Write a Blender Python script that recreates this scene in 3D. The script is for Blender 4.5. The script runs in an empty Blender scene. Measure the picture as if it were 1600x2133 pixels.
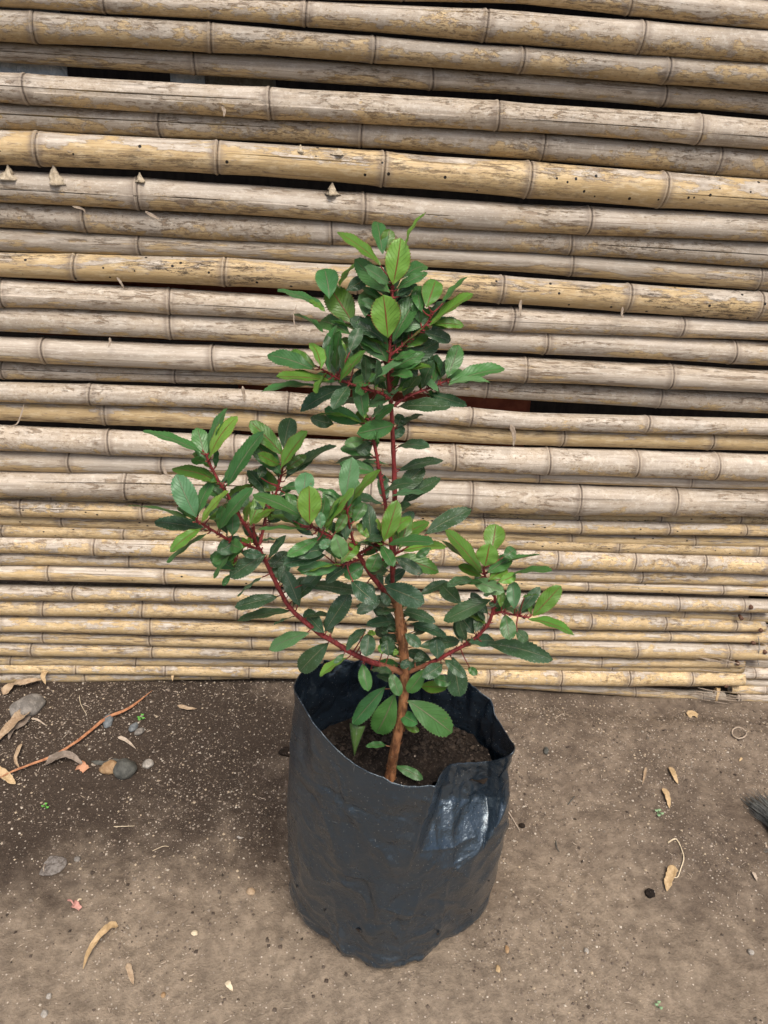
import bpy, math, random
import numpy as np
from mathutils import Vector, noise
random.seed(7); rng = np.random.default_rng(7)
S = bpy.context.scene
COL = S.collection
R = math.radians

# ---------------------------------------------------------------- camera, sky, sun, exposure
CAM_H = 1.45; FPX = 1600.0; PITCH = R(30); ROLL = R(3.6)
_f = np.array([0, math.cos(PITCH), -math.sin(PITCH)])
_u0 = np.array([0, math.sin(PITCH), math.cos(PITCH)]); _r0 = np.array([1.0, 0, 0])
_r = _r0*math.cos(ROLL) + _u0*math.sin(ROLL); _u = -_r0*math.sin(ROLL) + _u0*math.cos(ROLL)
CAM = np.array([0.0, 0.0, CAM_H])
cd = bpy.data.cameras.new('camera'); cam = bpy.data.objects.new('camera', cd); COL.objects.link(cam)
from mathutils import Matrix
cam.matrix_world = Matrix(((_r[0], _u[0], -_f[0], 0), (_r[1], _u[1], -_f[1], 0), (_r[2], _u[2], -_f[2], CAM_H), (0, 0, 0, 1)))
cd.sensor_fit = 'VERTICAL'; cd.sensor_height = 36; cd.lens = FPX/2133*36
cd.clip_start = 0.01; cd.clip_end = 500
S.camera = cam
SUN_EL, SUN_AZ = 62, 163           # azimuth measured clockwise from +Y (the sun stands behind the camera, to its right)
W = bpy.data.worlds.new('World'); S.world = W; W.use_nodes = True
wn = W.node_tree; bg = wn.nodes['Background']; sky = wn.nodes.new('ShaderNodeTexSky')
sky.sky_type = 'NISHITA'; sky.sun_disc = False; sky.sun_elevation = R(SUN_EL); sky.sun_rotation = R(SUN_AZ)
sky.air_density = 1.0; sky.dust_density = 5.0; sky.ozone_density = 0.6
wn.links.new(sky.outputs[0], bg.inputs[0]); bg.inputs[1].default_value = 0.078
sl = bpy.data.lights.new('sun', 'SUN'); sl.energy = 1.5; sl.angle = R(30); sl.color = (1.0, 0.94, 0.86)
so = bpy.data.objects.new('sun', sl); COL.objects.link(so)
sd = Vector((math.sin(R(SUN_AZ))*math.cos(R(SUN_EL)), math.cos(R(SUN_AZ))*math.cos(R(SUN_EL)), math.sin(R(SUN_EL))))
so.rotation_euler = sd.to_track_quat('Z', 'Y').to_euler()
S.view_settings.view_transform = 'Standard'; S.view_settings.look = 'None'; S.view_settings.gamma = 1
S.view_settings.exposure = 1.12

# ---------------------------------------------------------------- rays of the photograph's pixels (1600 x 2133)
def ray(x, y):
    d = _f + _r*(x-800)/FPX + _u*(1066.5-y)/FPX
    return d/np.linalg.norm(d)
def on_ground(x, y, z=0.0):
    d = ray(x, y); return CAM + d*(z-CAM_H)/d[2]
def on_depth(x, y, Y):
    d = ray(x, y); return CAM + d*Y/d[1]
def proj(P):
    P = np.asarray(P) - CAM
    zc = P@_f
    return 800 + FPX*(P@_r)/zc, 1066.5 - FPX*(P@_u)/zc
PSI = R(4.2); W0 = np.array([0, 1.575, 0.0]); WT = np.array([math.cos(PSI), math.sin(PSI), 0]); WN = np.array([math.sin(PSI), -math.cos(PSI), 0])
def on_wall(x, y, off=0.0):
    d = ray(x, y); t = ((W0 + WN*off - CAM)@WN)/(d@WN)
    P = CAM + d*t
    return (P-W0)@WT, P[2], t       # s along the fence, height, distance

# ---------------------------------------------------------------- helpers
def tag(o, label=None, cat=None, group=None, kind=None):
    if label: o['label'] = label
    if cat: o['category'] = cat
    if group: o['group'] = group
    if kind: o['kind'] = kind
    return o
def thing(name, label, cat, loc, group=None, kind=None):
    o = bpy.data.objects.new(name, None); COL.objects.link(o); o.location = tuple(loc); o.empty_display_size = 0.05
    tag(o, label, cat, group, kind); return o
def root_loc(p):
    v = Vector((0, 0, 0))
    while p is not None:
        v = v + Vector(p.location); p = p.parent
    return v
def mesh(name, V, Fs, mat, parent=None, origin=None, smooth=True, attrs=None, uv=None):
    V = np.asarray(V, dtype=float)
    if parent is not None: org = np.array(root_loc(parent))
    elif origin is not None: org = np.asarray(origin, float)
    else: org = np.zeros(3)
    me = bpy.data.meshes.new(name)
    if isinstance(Fs, np.ndarray) and Fs.ndim == 2:
        n = len(Fs); k = Fs.shape[1]
        me.vertices.add(len(V)); me.vertices.foreach_set('co', (V-org).ravel())
        me.loops.add(n*k); me.loops.foreach_set('vertex_index', Fs.ravel().astype(np.int32))
        me.polygons.add(n); me.polygons.foreach_set('loop_start', np.arange(0, n*k, k, dtype=np.int32))
        me.polygons.foreach_set('loop_total', np.full(n, k, dtype=np.int32))
        me.update(calc_edges=True)
    else:
        me.from_pydata((V-org).tolist(), [], [tuple(int(i) for i in f) for f in Fs]); me.update()
    me.polygons.foreach_set('use_smooth', [smooth]*len(me.polygons))
    if attrs:
        for k, a in attrs.items():
            a = np.asarray(a, float)
            if a.ndim == 1:
                at = me.attributes.new(k, 'FLOAT', 'POINT'); at.data.foreach_set('value', a)
            else:
                at = me.attributes.new(k, 'FLOAT_COLOR', 'POINT'); at.data.foreach_set('color', a.ravel())
    if uv is not None:
        ul = me.uv_layers.new(name='UVMap'); uv = np.asarray(uv, float)
        li = np.zeros(len(me.loops), dtype=np.int32); me.loops.foreach_get('vertex_index', li)
        ul.data.foreach_set('uv', uv[li].ravel())
    me.validate()
    o = bpy.data.objects.new(name, me); COL.objects.link(o)
    if parent is not None: o.parent = parent
    else: o.location = tuple(org)
    if mat: me.materials.append(mat)
    return o
class Buf:
    def __init__(s): s.V = []; s.F = []; s.n = 0
    def add(s, V, F):
        V = np.asarray(V, float); s.V.append(V); s.F += [tuple(i+s.n for i in f) for f in F]; s.n += len(V)
    def verts(s): return np.concatenate(s.V)
def spline(P, k=6):
    P = np.asarray(P, float)
    if len(P) < 3: return np.array([P[0]+(P[-1]-P[0])*i/k for i in range(k+1)])
    Q = np.vstack([2*P[0]-P[1], P, 2*P[-1]-P[-2]]); out = []
    for i in range(1, len(Q)-2):
        a, b, c, d = Q[i-1], Q[i], Q[i+1], Q[i+2]
        for j in range(k):
            t = j/k
            out.append(0.5*((2*b)+(-a+c)*t+(2*a-5*b+4*c-d)*t*t+(-a+3*b-3*c+d)*t**3))
    out.append(P[-1]); return np.array(out)
def tube(P, rad, n=8, wob=0.0, cap=True, seed=0):
    P = np.asarray(P, float); m = len(P); rad = np.broadcast_to(np.asarray(rad, float), (m,))
    V = []; F = []
    T = np.gradient(P, axis=0); T /= np.maximum(np.linalg.norm(T, axis=1)[:, None], 1e-9)
    a = np.cross(T[0], [0.3, 0.9, 0.2]); a /= np.linalg.norm(a)
    for i in range(m):
        a = a - T[i]*(a@T[i]); a /= np.linalg.norm(a); b = np.cross(T[i], a)
        for j in range(n):
            w = 2*math.pi*j/n; d = a*math.cos(w)+b*math.sin(w)
            rr = rad[i]
            if wob: rr *= 1+wob*noise.noise(Vector((P[i]*90+d*1.3+seed).tolist()))
            V.append(P[i]+d*rr)
    for i in range(m-1):
        for j in range(n):
            F.append((i*n+j, i*n+(j+1) % n, (i+1)*n+(j+1) % n, (i+1)*n+j))
    if cap:
        V.append(P[0]); V.append(P[-1]); c0 = m*n; c1 = c0+1
        for j in range(n):
            F.append((c0, (j+1) % n, j)); F.append((c1, (m-1)*n+j, (m-1)*n+(j+1) % n))
    return np.array(V), F

# ---------------------------------------------------------------- node material helper
class NT:
    def __init__(s, name):
        s.m = bpy.data.materials.new(name); s.m.use_nodes = True; s.t = s.m.node_tree
        s.b = s.t.nodes['Principled BSDF']; s.out = s.t.nodes['Material Output']
    def n(s, typ, **kw):
        x = s.t.nodes.new(typ)
        for k, v in kw.items(): setattr(x, k, v)
        return x
    def l(s, a, b): s.t.links.new(a, b)
    def val(s, sock, v):
        if hasattr(v, 'is_output') or hasattr(v, 'links'): s.l(v, sock)
        else: sock.default_value = v
    def attr(s, name, typ='GEOMETRY', out='Fac'):
        a = s.n('ShaderNodeAttribute'); a.attribute_name = name; a.attribute_type = typ; return a.outputs[out]
    def math(s, op, a, b=0.0, c=None, clamp=False):
        m = s.n('ShaderNodeMath', operation=op, use_clamp=clamp); s.val(m.inputs[0], a); s.val(m.inputs[1], b)
        if c is not None: s.val(m.inputs[2], c)
        return m.outputs[0]
    def mapr(s, v, a, b, c=0.0, d=1.0):
        m = s.n('ShaderNodeMapRange'); m.interpolation_type = 'SMOOTHSTEP'; s.val(m.inputs[0], v)
        for i, q in enumerate((a, b, c, d)): s.val(m.inputs[i+1], q)
        return m.outputs[0]
    def noise(s, vec, scale, detail=4, rough=0.55, w=None):
        x = s.n('ShaderNodeTexNoise'); x.inputs['Scale'].default_value = scale; x.inputs['Detail'].default_value = detail
        x.inputs['Roughness'].default_value = rough; s.l(vec, x.inputs['Vector']); return x.outputs[0]
    def voro(s, vec, scale, out='Distance', rnd=1.0):
        x = s.n('ShaderNodeTexVoronoi'); x.inputs['Scale'].default_value = scale; x.inputs['Randomness'].default_value = rnd
        s.l(vec, x.inputs['Vector']); return x.outputs[out]
    def mix(s, f, a, b, mode='MIX'):
        x = s.n('ShaderNodeMix', data_type='RGBA', blend_type=mode, clamp_factor=True)
        s.val(x.inputs[0], f)
        for k, v in ((6, a), (7, b)):
            if isinstance(v, tuple): x.inputs[k].default_value = (*v, 1) if len(v) == 3 else v
            else: s.l(v, x.inputs[k])
        return x.outputs[2]
    def comb(s, x, y, z):
        c = s.n('ShaderNodeCombineXYZ')
        for i, v in enumerate((x, y, z)): s.val(c.inputs[i], v)
        return c.outputs[0]
    def sep(s, v):
        c = s.n('ShaderNodeSeparateXYZ'); s.l(v, c.inputs[0]); return c.outputs
    def geo(s, o): return s.n('ShaderNodeNewGeometry').outputs[o]
    def tc(s, o): return s.n('ShaderNodeTexCoord').outputs[o]
    def bump(s, h, dist=0.002, strength=1.0):
        b = s.n('ShaderNodeBump'); b.inputs['Distance'].default_value = dist; b.inputs['Strength'].default_value = strength
        s.l(h, b.inputs['Height']); s.l(b.outputs[0], s.b.inputs['Normal'])
    def fin(s, col, rough=0.6, spec=0.5):
        s.val(s.b.inputs['Base Color'], col if not isinstance(col, tuple) else (*col, 1)); s.val(s.b.inputs['Roughness'], rough)
        s.b.inputs['Specular IOR Level'].default_value = spec; return s.m

def mat_bamboo():
    k = NT('bamboo_cane'); uvs = k.sep(k.tc('UV')); off = k.attr('pid', 'OBJECT')
    u, v = uvs[0], uvs[1]
    scl = k.attr('grain', 'OBJECT')
    def cv(a, b): return k.comb(k.math('MULTIPLY', k.math('MULTIPLY', u, scl), a), k.math('MULTIPLY', v, b), k.math('MULTIPLY', off, 7.31))
    an0 = k.attr('nd'); al = k.attr('nl'); tone = k.attr('tone', 'OBJECT'); val = k.attr('val', 'OBJECT'); spot = k.attr('spot', 'OBJECT')
    nz = k.sep(k.geo('Normal'))[2]
    fib = k.noise(cv(9, 420), 1, 3, .6); fib2 = k.noise(cv(2.5, 90), 1, 4, .6)
    pat = k.noise(cv(20, 48), 1, 7, .70); pat2 = k.noise(cv(5, 14), 1, 4, .6); pat3 = k.noise(cv(38, 70), 1, 6, .7)
    fine = k.noise(cv(170, 330), 1, 4, .75); grim = k.noise(cv(60, 160), 1, 5, .75)
    y = k.math('ADD', k.math('MULTIPLY', nz, -0.20), k.math('ADD', pat, k.math('MULTIPLY', pat2, .8)))
    y = k.math('ADD', y, k.math('MULTIPLY', tone, .50))
    ym = k.mapr(y, 1.06, 1.15)
    grey = k.mix(k.mapr(fib2, .35, .65), (.235, .20, .16), (.385, .34, .285))
    grey = k.mix(k.mapr(pat2, .35, .62, 0, .7), grey, (.30, .245, .18))
    grey = k.mix(k.mapr(pat3, .50, .64, 0, .45), grey, (.47, .435, .375))
    grey = k.mix(k.mapr(fine, .56, .68, 0, .55), grey, (.54, .50, .44))
    yel = k.mix(k.mapr(pat2, .3, .7), (.34, .25, .125), (.44, .335, .19))
    yel = k.mix(k.mapr(fib, .35, .7, 0, .5), yel, (.25, .16, .075))
    yel = k.mix(k.mapr(pat3, .50, .62, 0, .5), yel, (.48, .395, .26))
    c = k.mix(ym, grey, yel)
    # brown rim where the grey film is peeling off the yellow skin
    ed = k.mapr(k.math('ABSOLUTE', k.math('SUBTRACT', y, 1.105)), .0, .018, 1, 0)
    c = k.mix(k.math('MULTIPLY', k.math('MULTIPLY', ed, k.mapr(grim, .42, .56)), .70), c, (.12, .075, .040))
    st = k.noise(cv(22, 110), 1, 6, .75); stm = k.noise(cv(4, 18), 1, 3, .5)
    sm = k.math('MULTIPLY', k.mapr(st, .53, .58), k.mapr(stm, .46, .58))
    c = k.mix(k.math('MULTIPLY', sm, .70), c, (.13, .085, .048))
    ln = k.noise(cv(3.0, 300), 1, 2, .5)
    c = k.mix(k.mapr(ln, .64, .70, 0, .6), c, (.13, .095, .065))
    c = k.mix(k.math('MULTIPLY', k.mapr(grim, .36, .46, .75, 0), k.mapr(pat2, .38, .56)), c, (.13, .095, .065))
    sp = k.mapr(fine, .30, .40, .65, 0)
    c = k.mix(k.math('MULTIPLY', sp, k.mapr(pat, .42, .56)), c, (.09, .065, .042))
    bm = k.math('MULTIPLY', k.mapr(k.noise(cv(45, 90), 1, 7, .85), .51, .56), spot)
    bm = k.math('MULTIPLY', bm, k.mapr(stm, .42, .55))
    c = k.mix(k.math('MULTIPLY', bm, .85), c, (.045, .035, .025))
    an = k.math('ADD', an0, k.math('MULTIPLY', k.math('SUBTRACT', pat, .5), .035))
    c = k.mix(k.mapr(an, .004, .020, .62, 0), c, (.17, .135, .105))
    c = k.mix(k.mapr(k.math('ABSOLUTE', k.math('SUBTRACT', al, .0042)), .0006, .0018, .30, 0), c, (.40, .34, .26))
    c = k.mix(k.math('MULTIPLY', k.mapr(al, .0006, .0018, .78, 0), k.mapr(pat3, .30, .52, .35, 1.0)), c, (.04, .028, .02))
    hv = k.voro(k.comb(k.math('MULTIPLY', u, 34), k.math('MULTIPLY', v, 34), k.math('MULTIPLY', off, 5)), 1); hm = k.math('MULTIPLY', k.math('LESS_THAN', hv, .10), k.math('GREATER_THAN', spot, .24))
    c = k.mix(hm, c, (.008, .006, .005))
    c = k.mix(1.0, c, k.comb(val, val, val), 'MULTIPLY')
    h = k.math('ADD', k.math('MULTIPLY', fib, .35), k.math('ADD', k.math('MULTIPLY', fine, .4), k.math('ADD', k.math('MULTIPLY', sm, -.5), k.math('MULTIPLY', ym, -.5))))
    k.bump(h, .0014, .9)
    return k.fin(c, k.mapr(fib2, .3, .7, .45, .7), .3)
def mat_soil(name, a, b, damp=True):
    k = NT(name); p = k.geo('Position'); xyz = k.sep(p)
    n1 = k.noise(p, 3.2, 5, .6); n2 = k.noise(p, 45, 5, .7); n3 = k.noise(p, 210, 3, .7); n4 = k.noise(p, 12, 4, .6)
    if damp:
        # damp earth along the fence on the left, as a stain with a ragged edge
        dx = k.math('MULTIPLY', k.math('ADD', xyz[0], .74), 1/.72); dy = k.math('MULTIPLY', k.math('SUBTRACT', xyz[1], 1.28), 1/.37)
        r2 = k.math('ADD', k.math('MULTIPLY', dx, dx), k.math('MULTIPLY', dy, dy))
        f = k.math('ADD', r2, k.math('MULTIPLY', k.math('SUBTRACT', n1, .5), 2.2))
        f = k.math('ADD', f, k.math('MULTIPLY', k.math('SUBTRACT', n4, .5), 1.1))
        m = k.mapr(f, .35, 1.35, 1, 0)
        drip = k.math('MULTIPLY', k.mapr(k.noise(p, 60, 3, .6), .66, .69), k.mapr(n4, .52, .6))
        c = k.mix(k.mapr(k.math('ADD', n4, k.math('MULTIPLY', n1, .8)), .72, 1.08), (.132, .101, .075), (.228, .179, .133))
        c = k.mix(k.mapr(k.math('SUBTRACT', k.math('ADD', k.math('MULTIPLY', n1, .5), k.math('MULTIPLY', n4, .25)), k.math('MULTIPLY', xyz[1], .55)), -.32, .02, 0, .75), c, (.295, .236, .172))
        c = k.mix(m, c, a)
        c = k.mix(k.math('MULTIPLY', drip, .8), c, (.02, .014, .01))
        # pale dusty far band right of the bag
    else:
        c = k.mix(k.mapr(n4, .4, .6), a, b)
    c = k.mix(k.mapr(n2, .32, .68, .45, 0), c, (.03, .021, .016))
    c = k.mix(k.mapr(n3, .55, .8, 0, .5), c, (.28, .22, .17))
    v = k.voro(p, 170 if damp else 120); vc = k.voro(p, 170 if damp else 120, 'Color'); vr = k.sep(vc)
    sp = k.math('MULTIPLY', k.math('LESS_THAN', v, .27), k.math('GREATER_THAN', vr[0], k.mapr(n4, .4, .6, .93, .74) if damp else .95))
    c = k.mix(k.math('MULTIPLY', sp, .85), c, k.mix(vr[1], (.22, .17, .13), (.52, .45, .37)))
    k.bump(k.math('ADD', k.math('MULTIPLY', n2, 1.0), k.math('MULTIPLY', n3, .5)), .006, 1.0)
    return k.fin(c, .92, .2)
def mat_grit():
    k = NT('grit'); c = k.attr('gc', out='Color'); n = k.noise(k.geo('Position'), 600, 2)
    c = k.mix(k.mapr(n, .3, .7, .35, 0), c, (.08, .06, .045)); return k.fin(c, .85, .3)
def mat_leaf():
    k = NT('leaf'); uv = k.sep(k.tc('UV')); u = uv[0]; v = k.math('MULTIPLY', k.math('SUBTRACT', uv[1], .5), 2.0)
    av = k.math('ABSOLUTE', v); lc = k.attr('lc', out='Color'); yg = k.attr('young'); old = k.attr('old'); lid = k.attr('lid')
    p = k.geo('Position')
    ph = k.math('SUBTRACT', k.math('MULTIPLY', u, 9.0), k.math('MULTIPLY', av, 3.0))
    ph = k.math('ADD', ph, k.math('MULTIPLY', k.noise(p, 60, 2), 1.0))
    fr = k.math('ABSOLUTE', k.math('SUBTRACT', k.math('FRACT', ph), .5))
    vein = k.mapr(fr, .0, .09, 1, 0)
    n1 = k.noise(p, 70, 4, .6); n2 = k.noise(p, 380, 3, .7)
    c = k.mix(k.mapr(n1, .3, .7, .28, 0), lc, k.mix(1.0, lc, (.55, .6, .6), 'MULTIPLY'))
    c = k.mix(k.math('MULTIPLY', vein, k.mapr(n2, .35, .6, .03, .14)), c, k.mix(.5, lc, (.35, .42, .18)))
    ribc = k.mix(yg, (.17, .19, .11), (.22, .035, .022))
    rib = k.mapr(k.math('ADD', av, k.math('MULTIPLY', u, .035)), .045, .085, 1, 0)
    c = k.mix(k.math('MULTIPLY', rib, .85), c, ribc)
    c = k.mix(k.math('MULTIPLY', k.mapr(av, .90, .97), k.math('MULTIPLY', yg, .75)), c, (.20, .05, .03))
    c = k.mix(k.math('MULTIPLY', k.mapr(av, .90, .97), k.math('MULTIPLY', old, .45)), c, (.20, .25, .17))
    # dried water spots and dust on the old leaves
    dv = k.voro(p, 160); ds = k.math('MULTIPLY', k.mapr(k.math('ABSOLUTE', k.math('SUBTRACT', dv, .33)), .0, .10, 1, 0), k.mapr(n2, .46, .62))
    c = k.mix(k.math('MULTIPLY', k.math('MULTIPLY', ds, old), .50), c, (.40, .46, .42))
    c = k.mix(k.math('MULTIPLY', k.mapr(n1, .45, .7), k.math('MULTIPLY', old, .35)), c, (.13, .17, .15))
    k.b.inputs['Base Color'].default_value = (0, 0, 0, 1)
    c = k.mix(k.math('MULTIPLY', k.mapr(k.noise(p, 130, 3, .6), .70, .74), .8), c, (.16, .11, .05))
    k.fin(c, k.mapr(n2, .3, .7, .32, .5), .5)
    k.bump(k.math('ADD', k.math('MULTIPLY', vein, -.7), k.math('ADD', k.math('MULTIPLY', rib, -1.0), k.math('MULTIPLY', n1, .8))), .0012, .7)
    tr = k.n('ShaderNodeBsdfTranslucent'); k.l(k.mix(1.0, c, (1.0, 1.15, .5), 'MULTIPLY'), tr.inputs[0])
    mx = k.n('ShaderNodeMixShader'); mx.inputs[0].default_value = .25
    k.l(k.b.outputs[0], mx.inputs[1]); k.l(tr.outputs[0], mx.inputs[2]); k.l(mx.outputs[0], k.out.inputs[0])
    return k.m
def mat_noise(name, a, b, scale=30, rough=.7, spec=.3, stretch=None, bump=.001, det=4):
    k = NT(name); p = k.tc('Object')
    if stretch:
        q = k.sep(p); p = k.comb(*[k.math('MULTIPLY', q[i], stretch[i]) for i in range(3)])
    n = k.noise(p, scale, det, .6); n2 = k.noise(p, scale*5, 3, .6)
    c = k.mix(k.mapr(k.math('ADD', n, k.math('MULTIPLY', k.math('SUBTRACT', n2, .5), .5)), .35, .65), a, b)
    k.bump(k.math('ADD', n, k.math('MULTIPLY', n2, .4)), bump, 1.0); return k.fin(c, rough, spec)
def mat_bag():
    k = NT('black_plastic'); p = k.tc('Object'); q = k.sep(p)
    n1 = k.noise(p, 14, 5, .65); n2 = k.noise(p, 5, 3, .5)
    sv = k.comb(k.math('MULTIPLY', q[0], 260), k.math('MULTIPLY', q[1], 260), k.math('MULTIPLY', q[2], 34)); sc = k.noise(sv, 1, 2, .5)
    sv2 = k.comb(k.math('MULTIPLY', q[0], 60), k.math('MULTIPLY', q[1], 60), k.math('MULTIPLY', q[2], 330)); sc2 = k.noise(sv2, 1, 2, .5)
    low = k.mapr(q[2], .0, .14, .60, .14)
    nds = k.noise(k.comb(k.math('MULTIPLY', q[0], 26), k.math('MULTIPLY', q[1], 26), k.math('MULTIPLY', q[2], 7)), 1, 6, .7)
    dust = k.math('MULTIPLY', k.mapr(nds, .42, .72), low)
    c = k.mix(dust, (.013, .020, .028), (.040, .048, .056))
    k.b.inputs['Specular Tint'].default_value = (.76, .90, 1.0, 1)
    scm = k.math('MULTIPLY', k.mapr(sc, .70, .76), k.mapr(n1, .45, .6)); sc2m = k.math('MULTIPLY', k.mapr(sc2, .69, .74), k.mapr(n2, .5, .6))
    c = k.mix(k.math('MULTIPLY', scm, .35), c, (.23, .22, .19)); c = k.mix(k.math('MULTIPLY', sc2m, .35), c, (.2, .2, .19))
    gr = k.voro(p, 150); c = k.mix(k.math('MULTIPLY', k.math('LESS_THAN', gr, .10), .6), c, (.30, .27, .22))
    rg = k.math('ADD', k.mapr(k.noise(p, 9, 4, .6), .40, .60, .11, .30), k.math('MULTIPLY', dust, .40))
    w1 = k.noise(p, 30, 5, .6)
    vz = k.comb(k.math('MULTIPLY', q[0], 14), k.math('MULTIPLY', q[1], 14), k.math('MULTIPLY', q[2], 20)); vo = k.voro(vz, 1.3)
    k.bump(k.math('ADD', k.math('ADD', k.math('MULTIPLY', w1, 1.0), k.math('MULTIPLY', vo, .55)), k.math('MULTIPLY', n1, .4)), .0075, .9)
    k.b.inputs['Coat Weight'].default_value = .40; k.b.inputs['Coat Tint'].default_value = (.85, .93, 1.0, 1); k.b.inputs['Coat Roughness'].default_value = .16
    return k.fin(c, rg, .85)
def mat_bark(name, a, b, d, sc=160, base=None):
    k = NT(name); p = k.tc('Object'); q = k.sep(p)
    v = k.comb(q[0], q[1], k.math('MULTIPLY', q[2], .3)); n = k.noise(v, sc, 5, .65); n2 = k.noise(p, sc*2.5, 3, .6)
    c = k.mix(k.mapr(n, .4, .6), a, b); c = k.mix(k.mapr(n2, .6, .72, 0, .6), c, d)
    if base: c = k.mix(k.mapr(k.math('ADD', k.attr('bb'), k.math('MULTIPLY', k.math('SUBTRACT', n, .5), 1.2)), .3, .7), c, base)
    k.bump(k.math('ADD', n, n2), .0012, 1.0); return k.fin(c, .55, .35)

M_BAM = mat_bamboo()
M_SOIL = mat_soil('ground_soil', (.052, .038, .028), None)
M_POT = mat_soil('potting_soil', (.007, .005, .004), (.018, .012, .008), False)
M_GRIT = mat_grit(); M_LEAF = mat_leaf(); M_BAG = mat_bag()
M_RED = mat_bark('red_bark', (.120, .016, .017), (.23, .034, .034), (.27, .13, .09), base=(.20, .085, .045))
M_TRUNK = mat_bark('brown_bark', (.12, .05, .024), (.34, .155, .07), (.46, .30, .18), 90)
M_MUD = mat_noise('sawdust', (.34, .28, .20), (.50, .43, .32), 120, .95, .1, None, .002)
M_STONE = mat_noise('grey_stone', (.12, .108, .095), (.22, .20, .175), 50, .8, .3)
M_BLUE = mat_noise('blue_stone', (.10, .11, .115), (.18, .195, .20), 90, .8, .3)
M_OCHRE = mat_noise('ochre_stone', (.24, .145, .07), (.36, .24, .13), 60, .7, .4)
M_DSTONE = mat_noise('dark_stone', (.045, .046, .040), (.085, .085, .073), 80, .7, .4)
M_WSTONE = mat_noise('pale_stone', (.22, .20, .17), (.38, .35, .31), 90, .9, .2)
M_DRY = mat_noise('dry_leaf', (.26, .18, .11), (.40, .30, .20), 45, .75, .25, None, .002)
M_DRYTAN = mat_noise('dry_leaf_tan', (.34, .235, .12), (.48, .35, .20), 45, .7, .3, None, .002)
M_DRYGREY = mat_noise('dry_leaf_grey', (.14, .11, .085), (.25, .20, .16), 45, .75, .25, None, .002)
M_ORANGE = mat_noise('orange_blade', (.27, .11, .05), (.42, .20, .10), 70, .6, .3, None, .001)
M_CHIP = mat_noise('orange_chip', (.38, .18, .10), (.48, .25, .15), 80, .8, .2)
M_TWIG = mat_noise('pale_twig', (.50, .41, .28), (.66, .56, .40), 70, .8, .2)
M_FIBRE = mat_noise('cane_sheath', (.30, .24, .18), (.45, .37, .29), 70, .8, .2)
M_GREEN = mat_noise('sprout_green', (.08, .28, .04), (.15, .42, .08), 80, .6, .3)
M_PINK = mat_noise('pink_petal', (.34, .14, .11), (.46, .24, .20), 80, .7, .3)
M_ASH = mat_noise('ash', (.10, .085, .075), (.22, .20, .18), 130, .95, .1, None, .003)
M_BRIST = mat_noise('bristle', (.035, .040, .040), (.20, .21, .20), 25, .5, .5)
M_WOOD = mat_noise('handle_wood', (.25, .16, .08), (.38, .26, .15), 20, .6, .3, (6, 6, 1))
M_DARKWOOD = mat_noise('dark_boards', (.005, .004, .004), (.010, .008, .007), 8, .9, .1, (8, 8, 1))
M_TERRA = mat_noise('terracotta', (.16, .040, .020), (.25, .070, .035), 12, .8, .2)
M_SHEET = mat_noise('plastic_sheet', (.36, .40, .44), (.55, .58, .62), 25, .35, .5, None, .01)
M_CONC = mat_noise('rough_block', (.22, .20, .16), (.38, .35, .29), 40, .9, .2, None, .004)
M_NAIL = mat_noise('rusty_nail', (.07, .035, .022), (.15, .08, .05), 200, .7, .3)
M_WIRE = mat_noise('old_wire', (.20, .19, .17), (.34, .32, .29), 200, .5, .5)

# ---------------------------------------------------------------- the ground
def sgm(v): return 1/(1+math.exp(-max(-60.0, min(60.0, v))))
def gz(x, y):
    z = .010*noise.noise(Vector((x*3.1, y*3.1, 1.7))) + .0075*noise.noise(Vector((x*11, y*11, 4.0))) + .0032*noise.noise(Vector((x*38, y*38, 9.0)))
    z += .0016*noise.noise(Vector((x*110, y*110, 2.0)))
    # soil heaped a little along the foot of the fence on the left
    z += .012*math.exp(-((y-1.50)/.10)**2)*sgm(-(x+.2)*9)
    z -= .034*sgm((y-1.50-.04*x)/.018)*sgm((x-.25)*12)
    z -= .012*sgm((y-1.46)/.018)*sgm(-(x+.55)*12)
    f = min(1.0, max(0.0, (abs(x)-1.6)/2)) ; g = min(1.0, max(0.0, (y-3)/2)) if y > 0 else min(1.0, max(0.0, (-y-.5)/2))
    return z*(1-max(f, g)*.7)
def axis(a, b, step, far):
    c = list(np.arange(a, b+1e-6, step)); lo = []; x = a; s = step
    while x > -far: s *= 1.35; x -= s; lo.append(x)
    hi = []; x = b; s = step
    while x < far: s *= 1.35; x += s; hi.append(x)
    return np.array(lo[::-1]+c+hi)
gx = axis(-1.15, 1.3, .007, 60); gy = axis(.60, 1.70, .007, 60)
GX, GY = np.meshgrid(gx, gy, indexing='ij')
V = np.array([(x, y, gz(x, y)) for x, y in zip(GX.ravel(), GY.ravel())])
nx, ny = len(gx), len(gy); ii, jj = np.meshgrid(np.arange(nx-1), np.arange(ny-1), indexing='ij'); a = (ii*ny+jj).ravel()
ground = mesh('ground', V, np.stack([a, a+ny, a+ny+1, a+1], 1), M_SOIL); tag(ground, kind='structure')
def gp(x, y, lift=0.0):
    P = on_ground(x, y); return np.array([P[0], P[1], gz(P[0], P[1])+lift])

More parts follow.
